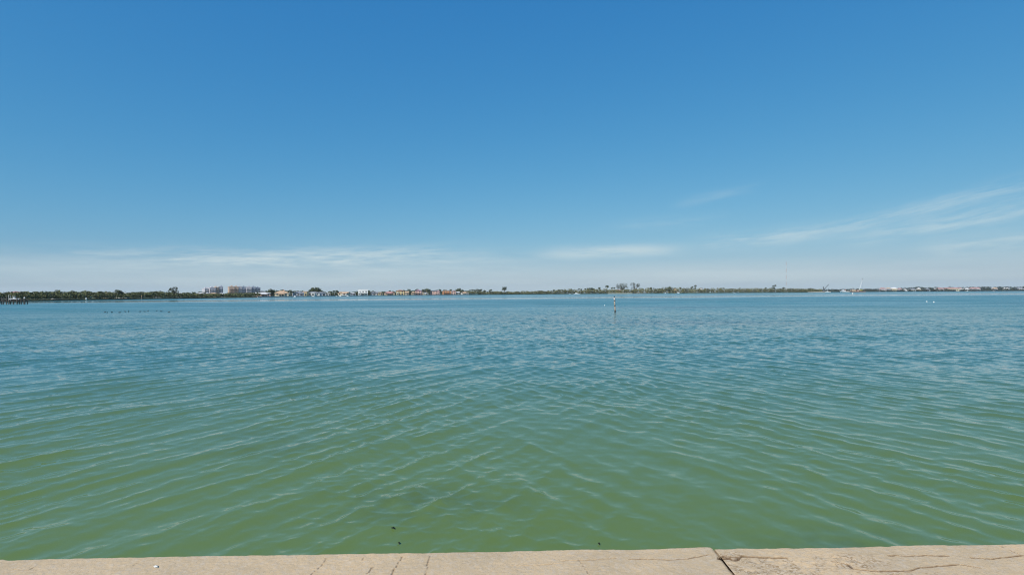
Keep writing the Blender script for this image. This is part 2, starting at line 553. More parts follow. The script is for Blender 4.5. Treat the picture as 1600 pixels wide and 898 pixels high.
def concrete_cap():
    m = bpy.data.materials.new('weathered_cap_concrete')
    m.use_nodes = True
    h = G(m.node_tree)
    b = m.node_tree.nodes['Principled BSDF']
    pos = h.node('ShaderNodeNewGeometry').outputs['Position']
    crack = h.node('ShaderNodeAttribute', attribute_name='crack').outputs['Fac']
    worn = h.node('ShaderNodeAttribute', attribute_name='worn').outputs['Fac']
    warm = h.node('ShaderNodeAttribute', attribute_name='warm').outputs['Fac']
    big = h.noise(pos, 2.2, 5, .6).outputs[0]
    fine = h.noise(pos, 38, 4, .7).outputs[0]
    grit = h.noise(pos, 140, 2, .6).outputs[0]
    base = h.mix(warm, (.610, .445, .270), (.680, .480, .278))
    c = h.mix(h.smooth(big, .34, .66, 0, .55), base, (.47, .355, .222))
    c = h.mix(h.smooth(fine, .42, .72, 0, .5), c, (.60, .51, .41))
    c = h.mix(h.smooth(grit, .30, .46, .45, 0), c, (.24, .19, .14))
    # worn patch where the skin has come off and the aggregate shows
    pw = h.noise(pos, 55, 3, .7).outputs[0]
    agg = h.mix(h.smooth(pw, .44, .56), (.36, .24, .13), (.60, .47, .33))
    wm = h.m('MULTIPLY', worn, h.smooth(h.noise(pos, 13, 4, .7).outputs[0], .42, .60))
    c = h.mix(wm, c, agg)
    c = h.mix(h.m('MULTIPLY', crack, .82), c, (.105, .060, .036))
    h.put(b.inputs['Base Color'], c)
    b.inputs['Roughness'].default_value = .92
    b.inputs['Specular IOR Level'].default_value = .15
    bp = h.node('ShaderNodeBump')
    bp.inputs['Strength'].default_value = .5
    bp.inputs['Distance'].default_value = .004
    h.put(bp.inputs['Height'], h.m('ADD', fine, h.m('MULTIPLY', grit, .5)))
    h.put(b.inputs['Normal'], bp.outputs[0])
    return m


def cap_slab(x0, x1, parent, mat, inset):
    fine = np.arange(max(x0, -4.2), min(x1, 4.4), .008)
    xs = np.concatenate([np.arange(x0, fine[0] - .05, .1), fine, np.arange(fine[-1] + .1, x1, .1), [x1]])
    xs = np.unique(np.round(xs, 4))
    ts = np.concatenate([[0, .003, .006, .010], np.arange(.014, .50, .004), np.arange(.504, .60, .012), np.arange(.62, 1.2, .06), [1.2]])   # distance behind the front edge
    X, T = np.meshgrid(xs, ts, indexing='ij')
    edge = EDGE(X) - inset + vnoise(X, X * 0, 3, 2.2) * .008 + vnoise(X, X * 0, 4, 14) * .0025 - np.clip(vnoise(X, X * 0, 5, 5.0) - .72, 0, 1) * .05
    Y = edge - T
    Z = WALL_Z + vnoise(X, Y, 6, 3) * .003 + vnoise(X, Y, 7, 22) * .0012 + vnoise(X, Y, 8, 70) * .0008
    rr = .012
    Z -= np.where(T < rr, rr - np.sqrt(np.maximum(rr * rr - (rr - T) ** 2, 0)), 0)
    # sides of the joint are chipped too
    ej = np.abs(X - JX)
    Z -= np.where(ej < .012, (.012 - ej) * .5, 0)
    cr = np.zeros_like(X)
    wX = X + vnoise(X, Y, 9, 40) * .004
    wY = Y + vnoise(X, Y, 10, 40) * .004
    for pl, hw, dp in CR_W:
        if inset == 0 and pl[0].x > JX or inset > 0 and pl[0].x < JX - .05: continue
        dm = np.full_like(X, 9.0)
        for a, c in zip(pl[:-1], pl[1:]):
            ax, ay, bx, by = a.x, a.y, c.x - a.x, c.y - a.y
            t = np.clip(((wX - ax) * bx + (wY - ay) * by) / (bx * bx + by * by), 0, 1)
            dm = np.minimum(dm, np.hypot(wX - ax - t * bx, (wY - ay - t * by)))
        k = np.clip(1.25 - dm / hw, 0, 1)
        cr = np.maximum(cr, np.clip(1.75 - dm / hw, 0, 1) * min(1, dp / .008))
        Z -= k * dp
    worn = np.zeros_like(X); warm = np.full_like(X, 0.0)
    if inset > 0:
        for px, py, rx, ry in ((1215, 886, .36, .13), (1330, 876, .26, .10), (1150, 868, .14, .06), (1390, 896, .30, .04)):
            c = W(px, py, WALL_Z)
            worn = np.maximum(worn, np.clip(1.5 - 1.2 * (((X - c.x) / rx) ** 2 + ((Y - c.y) / ry) ** 2), 0, 1))
        warm = np.clip(.55 + .5 * vnoise(X, Y, 12, 1.5) + .3 * worn, 0, 1)
    else:
        warm = np.clip(.15 + .4 * vnoise(X, Y, 13, 1.2), 0, 1)
    Z -= worn * np.clip(vnoise(X, Y, 14, 26) + .1, 0, 1) * .0035
    # front and back faces
    front = np.stack([X[:, :1], Y[:, :1], np.full_like(X[:, :1], WALL_Z - .22)], -1)
    back = np.stack([X[:, -1:], Y[:, -1:], np.full_like(X[:, :1], WALL_Z - .22)], -1)
    V = np.concatenate([front, np.stack([X, Y, Z], -1), back], 1)
    pad = lambda A: np.concatenate([A[:, :1], A, A[:, -1:]], 1).ravel()
    nx_, ny_ = V.shape[:2]
    idx = np.arange(nx_ * ny_).reshape(nx_, ny_)
    q = np.stack([idx[:-1, :-1], idx[1:, :-1], idx[1:, 1:], idx[:-1, 1:]], -1).reshape(-1, 4)[:, ::-1]
    # end faces so the joint reads as a gap between two solid slabs
    ends = []
    for row, fl in ((0, 1), (nx_ - 1, 0)):
        for j in range(ny_ // 2):
            a, b_, c, d = idx[row, j], idx[row, j + 1], idx[row, ny_ - 2 - j], idx[row, ny_ - 1 - j]
            if len({a, b_, c, d}) == 4: ends.append((a, b_, c, d) if fl else (d, c, b_, a))
    q = np.concatenate([q, np.array(ends)])
    return fast_mesh('cap_slab', V.reshape(-1, 3), q, mat, parent, attrs={'crack': pad(cr), 'worn': pad(worn), 'warm': pad(warm)})


sw = thing('seawall', (0, 0, 0), 'weathered beige concrete seawall cap along the bottom, cracked', 'seawall')
capm = concrete_cap()
a_ = cap_slab(-12, JX, sw, capm, 0.0)
b_ = cap_slab(JX + .008, 12, sw, capm, .016)
MB().box(JX + .004, EDGE(JX) - .625, WALL_Z - .2, .0072, 1.15, .188).build('joint_filler', pm('joint_sand', (.26, .20, .14), .95, .3, 30), sw)
tag(a_, 'greyer cap slab with hairline cracks, left of the joint')
tag(b_, 'warmer cap slab with worn aggregate patch and long cracks')
mb = MB()
mb.add([(-12, EDGE(-12) - .05, -1.5), (12, EDGE(12) - .05, -1.5), (12, EDGE(12) - .05, WALL_Z - .20), (-12, EDGE(-12) - .05, WALL_Z - .20),
        (-12, EDGE(-12) - .45, -1.5), (12, EDGE(12) - .45, -1.5), (12, EDGE(12) - .45, WALL_Z - .20), (-12, EDGE(-12) - .45, WALL_Z - .20)],
       [(3, 2, 1, 0), (4, 5, 6, 7), (7, 6, 2, 3), (0, 4, 7, 3), (1, 2, 6, 5)])
mb.build('wall_face', 'concrete', sw)
mb = MB()
mb.box(0, EDGE(0) - 1.21 - 6, -1.5, 24, 11.9, WALL_Z + 1.46)
tag(mb.build('ground', pm('sandy_lawn', (.13, .14, .06), .95, .35, 2.0)), None, None, None, 'structure')
mb = MB()
c = W(243, 885, WALL_Z)
mb.add([(c.x - .016, c.y + .004, .803), (c.x + .004, c.y + .007, .808), (c.x + .02, c.y - .008, .803), (c.x + .006, c.y - .003, .812), (c.x, c.y - .009, .802)],
       [(0, 3, 1), (1, 3, 2), (2, 3, 4), (4, 3, 0), (0, 1, 2, 4)])
tag(mb.build('shell_fragment', 'frame'), 'tiny white shell fragment lying on the concrete cap near the left end', 'shell')

# ------------------------------------------------------------------ far land
def land(name, front, depth_vec, z=LAND_Z, mat='land'):
    """a low sheet of ground with a sloping edge at the water"""
    v, f = [], []
    n = len(front)
    for p in front: v.append((p.x, p.y, -.6))
    for p in front: v.append((p.x + depth_vec[0] * .004, p.y + depth_vec[1] * .004, z))
    for p in front: v.append((p.x + depth_vec[0], p.y + depth_vec[1], z + .8))
    for k in (0, 1):
        for i in range(n - 1): f.append((k * n + i, k * n + i + 1, (k + 1) * n + i + 1, (k + 1) * n + i))
    m = MB().add(v, f)
    return tag(m.build(name, mat), None, None, None, 'structure')


land('shore_terrain', [shp(x, 3) for x in (-420, -250, -100, 0, 100, 200, 300, 400, 450, 500, 600, 660, 733)], (-330, 900))
land('peninsula_terrain', [shp(x, 3) for x in (733, 800, 900, 1000, 1100, 1200, 1270)] + [shp(1296, 25)], (60, 260))
FAR_D = 1620
def farp(px, back=0.0): return Vector(((px - 800) / F * (FAR_D + back), FAR_D + back, LAND_Z))
land('distant_terrain', [farp(x) for x in (1180, 1300, 1400, 1500, 1600, 1800, 2100)], (0, 500))


def top_z(px, py, D): return P(px, py, D).z


# ---- belts of mangrove and shrub (nobody could count the bushes)
def belt(name, prof, mat, label, seed, size, step, deep, dfun, thin=1.0, tone=(.15, .85), base=.9):
    rg = np.random.default_rng(seed)
    V, T = [], []
    px = prof[0][0]
    while px < prof[-1][0]:
        D0 = dfun(px)
        for rowi in range(deep):
            back = rowi * 4.5 * step + rg.uniform(0, 2.5) * step
            D = D0 + back + 2.2 * step
            q = px + rg.uniform(-.5, .5) * 3.0 * step * F / D
            py = np.interp(q, [a for a, _ in prof], [b for _, b in prof]) - .5 + rg.normal() * .5
            zt = max(top_z(q, py, D), 1.6)
            if rowi == 0: zt = .75 + (zt - .75) * rg.uniform(.62, .95)
            w = rg.uniform(1.7, 3.1) * step
            c = ((q - 800) / F * D, D, (zt + base) / 2 + .1)
            rad = (w, w * .9, (zt - base) / 2 + .1)
            n = int(84 * thin * rg.uniform(.8, 1.2) * (1 if rowi < 2 else .7))
            p = blob(c, rad, n, rg)
            p[:, 2] = np.maximum(p[:, 2], .25)
            t = np.clip(rg.uniform(*tone) + rg.normal(size=n) * .12, 0, 1)
            V.append(p); T.append(t)
        px += 2.1 * step * F / D0
    c = np.concatenate(V); t = np.concatenate(T)
    v, q, tt = leaves(c, size, t, rg)
    o = fast_mesh(name, v, q, mat, attrs={'tone': tt})
    return tag(o, label, None, None, 'stuff')


PROF_L = [(-420, 455), (-60, 457), (0, 456.6), (12, 457.6), (26, 458.5), (40, 456.5), (62, 456.5), (78, 456.4), (100, 456.6), (112, 455.4), (128, 456.8),
          (134, 455), (148, 457), (158, 456), (176, 456.5), (190, 458.4), (204, 458), (214, 457), (226, 457), (240, 456.2), (252, 456), (262, 457), (282, 458.4), (300, 459.2), (340, 459.4), (372, 458.2), (404, 458)]
belt('mangrove_belt', PROF_L, 'mangrove', 'dense olive mangrove belt along the near left shore, dark at the waterline', 21, 1.05, 1.0, 3, shore, 1.0)
PROF_M = [(733, 455.6), (745, 454.6), (760, 455.2), (780, 456), (800, 456), (846, 455.2), (850, 455.6), (862, 454.2), (880, 452.4), (892, 451.4), (898, 453)]
belt('shrub_belt', PROF_M, 'shrub', 'low grey olive shrub belt between the houses and the peninsula boats', 22, 2.2, 1.9, 2, shore, .8, (.05, .75))
PROF_P = [(898, 453.8), (914, 453), (926, 451.6), (940, 452.2), (950, 451.5), (962, 452.6), (975, 452.2), (990, 452), (1002, 450.6), (1014, 450.2), (1026, 451.6), (1040, 450.2), (1052, 449.6), (1064, 450), (1080, 450.4),
          (1100, 450.6), (1120, 451), (1128, 449.8), (1140, 451.4), (1160, 450.4), (1176, 450.6), (1200, 450.8), (1220, 450.4), (1240, 450.8), (1262, 451.6), (1284, 452)]
belt('shrub_belt', PROF_P, 'shrub', 'yellowish green shrub belt covering the flat peninsula', 23, 2.5, 2.3, 2, shore, .8, (.15, 1.0))
PROF_F = [(1250, 452.6), (1300, 452.4), (1350, 451.6), (1390, 451), (1420, 449.6), (1434, 448.8), (1450, 449.4), (1500, 449.2), (1540, 448.2), (1600, 448), (1760, 448)]
belt('distant_wood', PROF_F, 'far', 'hazy dark tree line on the distant shore at the right', 24, 3.4, 3.4, 2, lambda x: FAR_D, .8, (.0, .8))


PROF_G = [(402, 455.4), (420, 454.6), (450, 455), (480, 455.4), (510, 456), (550, 456.6), (560, 455.6), (600, 456), (640, 454.4), (680, 454.4), (715, 453.6), (735, 455)]
belt('garden_trees', PROF_G, 'tree', 'dark green garden trees filling the gaps behind the waterfront houses', 25, 1.7, 1.7, 2, lambda x: shore(x) + 36, .9, (.1, .9))
PROF_D = [(1290, 454), (1360, 453.6), (1420, 452.6), (1460, 452), (1520, 452), (1600, 451.6), (1760, 451.6)]
belt('waterside_scrub', PROF_D, 'far', 'low dark green scrub along the foot of the distant right shore', 26, 3.0, 3.0, 1, lambda x: FAR_D - 14, .8, (.0, .7))
# ---- single trees
def tree(name, px0, px1, pt, D, mat, label, seed, clumps=14, dens=70, size=.8, group=None, flat=1.0, gap=.5, trunk_frac=.35, fan=False):
    rg = np.random.default_rng(seed)
    pxc = (px0 + px1) / 2
    base = Vector(((pxc - 800) / F * D, D, LAND_Z))
    H = max(top_z(pxc, pt, D) - LAND_Z, 2.5)
    Wd = (px1 - px0) / F * D
    t = thing(name, base, label, 'tree', 0, group)
    mb = MB()
    r0 = .026 * H
    top = Vector((rg.normal() * .03 * H, 0, H * (.5 if fan else .55)))
    mb.path([Vector((0, 0, -.3)), top * .5 + Vector((rg.normal() * .02 * H, 0, 0)), top], [r0, r0 * .75, r0 * .45])
    V, T = [], []
    for k in range(clumps):
        a = rg.uniform(0, 2 * math.pi)
        rr = math.sqrt(rg.uniform(.03, 1))
        hx, hy = math.cos(a) * rr * Wd * .40, math.sin(a) * rr * Wd * .40
        if fan: hz = H * rg.uniform(.30 + .18 * rr, .93)
        else: hz = H * (trunk_frac + (1 - trunk_frac) * (.12 + .78 * math.sqrt(max(0, 1 - rr * rr)) * flat * rg.uniform(.35, 1.0)))
        c = Vector((hx, hy, hz))
        s = Wd * rg.uniform(.11, .19) * (.75 if fan else 1.15)
        s = min(s, H * .3)
        mid = Vector((hx * .45, hy * .45, (top.z * .6 + hz) * .5))
        mb.path([Vector((0, 0, top.z * rg.uniform(.35, .9))), mid, c], [r0 * .35, r0 * .25, r0 * .1], 5)
        n = int(dens * rg.uniform(.7, 1.2))
        p = blob(c, (s, s, s * (1.25 if fan else .8)), n, rg, .25)
        p[:, 2] = np.minimum(p[:, 2], H)
        V.append(p); T.append(np.clip(rg.uniform(.1, .9) + rg.normal(size=n) * .12, 0, 1))
    mb.build('trunk', 'bark', t)
    v, q, tt = leaves(np.concatenate(V), size, np.concatenate(T), rg)
    fast_mesh('crown', v, q, mat, t, attrs={'tone': tt})
    return t


tree('casuarina_tree', 263, 280, 448, shore(272) + 8, 'pine', 'tall open fan-shaped tree rising over the mangroves, left of the grey flats', 31, 15, 60, .62, fan=True)
tree('broadleaf_tree', 176, 191, 450.6, shore(184) + 6, 'tree', 'rounded tree with dark airy crown, left of the fan-shaped tree', 32, 11, 60, .6)
tree('broadleaf_tree', 80, 96, 453.2, shore(88) + 12, 'tree', 'dark low-domed tree arching over a white roof in the mangroves', 33, 10, 55, .6)
tree('broadleaf_tree', 132, 148, 454, shore(140) + 8, 'tree', 'dark rounded tree in the mangroves, above the white buoy', 34, 10, 55, .6)
tree('broadleaf_tree', 104, 114, 454.6, shore(108) + 8, 'tree', 'small dark crown breaking the mangrove top between two domed trees', 35, 8, 45, .6)
tree('broadleaf_tree', 154, 161, 453.2, shore(157) + 5, 'tree', 'narrow pale green tree sticking up from the mangroves', 36, 8, 45, .55)
tree('broadleaf_tree', 240, 252, 454, shore(246) + 10, 'tree', 'dark spreading tree over a white wall in the mangroves', 37, 10, 50, .65)
tree('broadleaf_tree', 482, 504, 449.2, shore(493) + 55, 'tree', 'broad dark green dome of a tree behind the grey waterfront house', 38, 24, 80, 1.5, trunk_frac=.2)
tree('broadleaf_tree', 412, 432, 451.6, shore(422) + 45, 'tree', 'olive tree mass between the white-roofed and the tan-roofed house', 39, 16, 60, 1.3, trunk_frac=.15)
tree('broadleaf_tree', 430, 452, 452.8, shore(441) + 40, 'tree', 'dark hedge-like tree crown behind the tan hip roof', 40, 14, 60, 1.3, trunk_frac=.15)
tree('broadleaf_tree', 633, 645, 451.4, shore(640) + 55, 'tree', 'dark blue-green tree behind the cream house front', 41, 12, 55, 1.5, trunk_frac=.15)
tree('broadleaf_tree', 645, 657, 450.8, shore(650) + 60, 'tree', 'dark tree behind the mauve tiled roof', 42, 12, 55, 1.5, trunk_frac=.15)
tree('broadleaf_tree', 660, 673, 450.4, shore(666) + 50, 'tree', 'dark tree between the mauve roof and the pink house', 43, 14, 55, 1.5, trunk_frac=.15)
tree('broadleaf_tree', 711, 726, 448.6, shore(718) + 50, 'tree', 'tall dark rounded tree behind the last pink house of the row', 44, 18, 65, 1.7, trunk_frac=.15)
tree('broadleaf_tree', 783, 794, 447, shore(788) + 10, 'tree', 'lone tall thin-trunked tree with small round crown over the low shrubs', 45, 12, 45, 1.3, trunk_frac=.38)
tree('casuarina_tree', 962, 982, 442.6, shore(972) + 30, 'pine', 'tall ragged tree with open spreading limbs behind the peninsula house', 46, 24, 50, 1.4, fan=True)
tree('casuarina_tree', 984, 1002, 441.8, shore(993) + 35, 'pine', 'tallest ragged tree on the peninsula, right of the white house', 47, 16, 45, 1.4, fan=True)
tree('broadleaf_tree', 1206, 1214, 444.2, shore(1210) + 15, 'tree', 'small dark dome-crowned tree left of the red and white mast', 48, 9, 45, 1.8, trunk_frac=.25)
tree('broadleaf_tree', 1036, 1056, 447.4, shore(1046) + 20, 'tree', 'brownish spreading tree standing proud of the peninsula shrubs', 49, 13, 50, 2.0, trunk_frac=.15)
tree('broadleaf_tree', 1480, 1491, 446.8, FAR_D + 30, 'far', 'lone tree bump on the distant right shore', 50, 9, 45, 2.4, trunk_frac=.2)
tree('broadleaf_tree', 1426, 1444, 447.6, FAR_D + 40, 'far', 'rounded tree clump over the pale distant houses', 51, 14, 45, 2.6, trunk_frac=.1)
tree('cypress_tree', 574.5, 579.5, 451.6, shore(577) + 24, 'tree', 'narrow dark tree at the right corner of the big white house', 52, 10, 50, 1.2, trunk_frac=.1)
tree('cypress_tree', 556, 559.5, 453.4, shore(558) + 26, 'tree', 'narrow dark tree at the left corner of the big white house', 53, 7, 45, 1.1, trunk_frac=.15)


# ---- palms: one of each built with trunk and fronds, then copied
def make_palm(seed, H, fr, n=24):
    rg = np.random.default_rng(seed)
    t = thing('palm_tree', (0, 0, 0), '', 'palm tree')
    lean = rg.normal() * .06
    mb = MB()
    pts = [Vector((lean * H * k * k, 0, H * k)) for k in (0, .35, .7, 1)]
    mb.path(pts, [.20, .15, .13, .12])
    mb.build('trunk', 'palmbark', t)
    mb = MB()
    top = pts[-1]
    for k in range(n):
        a = 2 * math.pi * k / n + rg.normal() * .15
        e0 = rg.uniform(-.2, 1.1)
        d = Vector((math.cos(a), math.sin(a), 0)); side = Vector((-math.sin(a), math.cos(a), 0))
        p, vs, e = top.copy(), [], e0
        L = fr * rg.uniform(.8, 1.1)
        for j in range(6):
            w = fr * .22 * (.35, 1, 1, .85, .6, .12)[j]
            vs += [p - side * w - Vector((0, 0, w * .5)), p, p + side * w - Vector((0, 0, w * .5))]
            p = p + (d * math.cos(e) + Vector((0, 0, math.sin(e)))) * (L / 5)
            e -= .42
        fs = []
        for j in range(5):
            o = j * 3
            fs += [(o, o + 1, o + 4, o + 3), (o + 1, o + 2, o + 5, o + 4)]
        mb.add(vs, fs)
    cr = mb.build('crown', 'palm', t)
    cr.data.transform(Matrix.Translation(-top))
    cr.location = top
    at = cr.data.attributes.new('tone', 'FLOAT', 'POINT')
    at.data.foreach_set('value', rg.uniform(.1, .8, len(cr.data.vertices)).astype(np.float32))
    return t


PALMS = [make_palm(60 + k, 10.0, 3.0) for k in range(4)]
USED = [False] * 4


def palm(px, pt, D, label, group=None, s=1.0):
    k = int(px * 7) % 4
    src = PALMS[k]
    o = copy_tree(src) if USED[k] else src
    USED[k] = True
    H = max(top_z(px, pt, D) - LAND_Z, 3.0)
    o.location = ((px - 800) / F * D, D, LAND_Z - .2)
    o.rotation_euler = (0, 0, px * 1.7)
    wd = max(H / 11.5, .62) * s * 1.15
    o.scale = (wd, wd, wd)
    for ch in o.children:                      # trunk as long as this palm needs, crown on top of it
        f_ = max(.15, (H / wd - 1.4) / 10)
        if ch.name.startswith('trunk'): ch.scale = (1, 1, f_)
        else: ch.location.z = 10 * f_
    o['label'] = label
    if group: o['group'] = group
    elif 'group' in o: del o['group']


def palms(lst, label, group, back=20, s=1.0):
    ORD = ('first', 'second', 'third', 'fourth', 'fifth', 'sixth')
    for i, (px, pt) in enumerate(lst):
        lb = label if len(lst) == 1 else (label + ', ' + (('left one', 'right one')[i] if len(lst) == 2 else ORD[i] + ' from left'))
        palm(px, pt, shore(px) + back, lb, group, s)


palms([(24, 454.4), (31, 454.6), (37.5, 453.4), (46, 455), (55, 455), (64, 455)], 'small palm top breaking the mangrove skyline behind the dock', 'palms behind the dock', 14, .8)
palms([(209, 454.6), (213, 454.8)], 'twin palm over the mangroves, right of the airy dark tree', 'twin palms', 10, .9)
palms([(223, 455), (228, 455.4), (233, 454.8)], 'small palm in the mangroves right of the channel marker pole', 'palms by the marker pole', 10, .8)
palms([(290.5, 456), (296, 455.6), (301.5, 454.8), (305, 456.2)], 'small palm in the row between the fan-shaped tree and the flats', 'palms left of the flats', 26)
palms([(312.5, 454.4), (317, 454.8), (321, 455.2)], 'palm just left of and in front of the grey flats', 'palms in front of the flats', 30)
palms([(451, 453), (453.5, 452), (457, 453.6), (461, 453.4), (465.5, 453.2)], 'palm in the tuft between the tan-roofed house and the grey house', 'palms by the tan house', 22)
palms([(516.5, 453.8), (522, 453), (526, 452.4), (528, 454.2)], 'tall palm of the group left of the pale orange roof', 'palms left of the orange roof', 26, 1.1)
palms([(533, 454.6), (539.5, 455), (543, 455.4)], 'palm behind the pale orange roof', 'palms behind the orange roof', 50)
palms([(573, 452.8)], 'palm growing beside the upper terrace of the big white house', None, 30)
palms([(582.5, 453.6), (588, 454.4)], 'palm behind the blue-grey house right of the white house', 'palms behind the blue house', 50)
palms([(597.5, 454.8)], 'palm between the small yellow house and the red hip roof', None, 30)
palms([(609.5, 453), (614, 453.8)], 'palm rising behind the red hip roof', 'palms behind the red hip roof', 55)
palms([(630.5, 452.2), (632.5, 453.4)], 'palm at the right end of the yellow two-storey house', 'palms right of the yellow house', 40)
palms([(662, 450.8), (668, 450.6), (670.5, 451.2)], 'palm standing between the tan house and the pink house', 'palms left of the pink house', 25, 1.2)
palms([(683, 452), (688, 451)], 'palm between the pink house and the orange house', 'palms right of the pink house', 45, 1.1)
palms([(694, 451.8), (697, 452)], 'palm behind the orange house', 'palms behind the orange house', 55)
palms([(704.5, 451)], 'palm between the orange house and the last pink house', None, 35, 1.1)
palms([(734, 452), (738, 451.2), (742, 451.8), (745.5, 450.6), (749, 451.4), (751.5, 451)], 'dark palm in the cluster right after the last house', 'palms after the last house', 16, 1.1)
palms([(757.5, 452.8)], 'short palm on its own over the low shrubs', None, 14)
palms([(764.5, 452.4), (767, 451.2)], 'palm of the pair over the low shrubs', 'pair of palms over the shrubs', 14)
palms([(774, 454.4), (778, 454.6)], 'tiny palm left of the lone thin-trunked tree', 'tiny palms over the shrubs', 14)
palms([(865.5, 451.8), (873, 451.4), (878, 451.4)], 'small palm left of the moored white motorboat', 'palms left of the motorboat', 16)
palms([(905.5, 450), (908, 450.6), (914.5, 450)], 'small palm above the bright green bushes', 'palms above the green bushes', 30)
palms([(919, 449.2), (922, 448.6), (925, 448.8), (928, 449.6)], 'dark palm in the clump above the bright green bushes', 'palm clump above the green bushes', 32, 1.2)
palms([(936.2, 448)], 'single palm right of the dark palm clump', None, 30)
palms([(948.2, 445)], 'tallest slender palm, left of the peninsula house', None, 25)
palms([(956, 448.2), (959.5, 448.2)], 'short-crowned palm just left of the peninsula house', 'palms left of the peninsula house', 30, .8)
palms([(1017, 448)], 'palm standing alone right of the peninsula beach', None, 20)
palms([(1031, 449.8), (1034.5, 450)], 'squat palm left of the brownish spreading tree', 'squat palms', 20)
palms([(1063, 448)], 'small palm right of the brownish spreading tree', None, 20)
palms([(1080.5, 447.8), (1082.3, 446.8), (1086.2, 444.6), (1086.5, 448)], 'tall thin palm in the little stand on the flat peninsula', 'stand of thin palms', 24, .75)
palms([(1196.5, 448.4)], 'small palm left of the dome-crowned tree', None, 14, .8)
palms([(1224.5, 448)], 'dark palm at the foot of the red and white mast', None, 14)
palms([(1264, 449.8), (1267, 449.4), (1270.5, 450)], 'dark palm near the sandy tip of the peninsula', 'palms near the tip', 12)


# ---- buildings
def windows(parent, w, d, z0, n, h=1.35, ww=1.5, doors=False, eave=99.0):
    step = w / n
    for i in range(n):
        x = -w / 2 + step * (i + .5)
        dz, hh = (0, 2.2) if doors and i == n // 2 else (.85, h)
        wx = 2.2 if doors and i == n // 2 else ww
        hh = min(hh, eave - z0 - dz - .4)
        if hh < .5: continue
        wx = min(wx, step * .72)
        f = MB().box(x, -d / 2 - .03, z0 + dz, wx + .24, .14, hh + .24).build('window', 'frame', parent)
        MB().box(x, -d / 2 - .085, z0 + dz + .12, wx, .08, hh).build('pane', 'glass', f)


def house(px0, px1, pt, wall, roof, label, kind='hip', st=1, back=18, jit=0.0, deep=None, wing=None, nwin=None, chimney=False, terrace=False, name='house', porch=False):
    px = (px0 + px1) / 2
    D = shore(px) + back
    w = (px1 - px0) / F * D
    X, Y = (px - 800) / F * D, D
    rz = math.atan2(-X, Y) + R(jit)
    t = thing(name, (X, Y, LAND_Z), label, 'house', rz)
    d = deep or max(7.0, min(w * .6, 12))
    zt = top_z(px, pt, D) - LAND_Z
    eave = min(st * 2.9 + .35, zt - (.5 if kind == 'flat' else 1.0))
    ow = w * .93
    MB().box(0, 0, -.3, ow, d, eave + .3).build('wall', wall, t)
    if kind == 'flat':
        rf = MB()
        rf.box(0, 0, eave + .002, ow + .3, d + .3, .35)
        for sx in (-1, 1): rf.box(sx * ow / 2, 0, eave + .354, .25, d + .3, zt - eave - .35)
        rf.box(0, -d / 2, eave + .354, ow - .26, .25, (zt - eave - .35) * .8)
        rf = rf.build('roof', roof, t)
    else:
        rf = MB().hip(0, 0, eave + .002, w, d + 1.4, zt - eave, gable=(kind == 'gable')).build('roof', roof, t)
    if chimney:
        MB().box(w * .12, .5, zt - 1.0, 1.0, .9, 2.0).build('chimney', 'terracotta' if chimney is True else chimney, rf)
    n = nwin or max(2, int(ow / 3.6))
    for s_ in range(st):
        windows(t, ow * .94, d, .35 + s_ * 2.9, n, doors=(s_ == 0), eave=eave)
    if terrace:
        MB().box(0, -d / 2 - 1.2, 2.95, ow * .9, 2.3, .2).build('balcony', wall, t)
        for k in range(max(3, n)):
            MB().box(-ow * .44 + ow * .88 * k / (max(3, n) - 1), -d / 2 - 2.2, -.1, .28, .28, 3.04).build('column', wall, t)
        MB().box(0, -d / 2 - 2.3, 3.152, ow * .9, .08, .9).build('parapet', wall, t)
    if porch:
        MB().hip(0, -d / 2 - 1.9, 2.35, ow * .55, 3.4, .9).build('porch_roof', roof, t)
        for k in (-1, 0, 1): MB().box(k * ow * .24, -d / 2 - 3.2, -.1, .25, .25, 2.44).build('column', wall, t)
    if wing:
        fx, fw, fz, wkind, wroof, wwall = wing
        ww_, wx = w * fw, w * fx
        wt = zt * fz
        we = max(2.4, wt - (1.3 if wkind != 'flat' else .4))
        wg = MB().box(wx, -d / 2 - 1.4, -.3, ww_ * .94, 3.4, we + .3).build('wing', wwall, t)
        r_ = MB()
        if wkind == 'flat': r_.box(wx, -d / 2 - 1.4, we + .002, ww_, 3.8, .4)
        else: r_.hip(wx, -d / 2 - 1.4, we + .002, ww_ + .5, 4.6, wt - we, gable=(wkind == 'gable'))
        r_.build('wing_roof', wroof, wg)
        f = MB().box(wx, -d / 2 - 3.13, .8, min(2.4, ww_ * .6) + .24, .14, 1.74).build('window', 'frame', t)
        MB().box(wx, -d / 2 - 3.185, .92, min(2.4, ww_ * .6), .08, 1.5).build('pane', 'glass', f)
    return t


# glimpses among the mangroves
house(15, 33, 454.8, 'pink', 'rose', 'house with pinkish roof half hidden in trees behind the dock', back=34, jit=15)
house(82, 92, 455.6, 'white', 'whiteroof', 'white roof showing through the mangroves under a domed tree', back=22, jit=10)
house(161, 169, 456.6, 'cream', 'tanroof', 'cream gable peeping through the mangroves near the narrow tree', 'gable', back=20)
house(184, 199, 456.6, 'white', 'whiteroof', 'white house showing in bits under the airy dark tree', back=22, jit=-12)
house(240, 251, 455.8, 'white', 'darkroof', 'white wall with dark roof above the mangroves, left of the fan-shaped tree', st=2, back=26)
house(278, 286, 457.2, 'white', 'whiteroof', 'small white house at the foot of the fan-shaped tree', back=24)
house(308, 319, 457, 'cream', 'whiteroof', 'pale house left of the grey flats, above the mangroves', back=22, jit=8)
house(320, 327, 457.2, 'white', 'whiteroof', 'white-roofed house at the foot of the grey flats', back=20)
house(329, 339, 456.8, 'cream', 'tanroof', 'cream house below the middle of the grey flats', back=24, jit=-10)
house(339, 353, 457.6, 'white', 'whiteroof', 'long low white roof right of the grey flats', back=26)
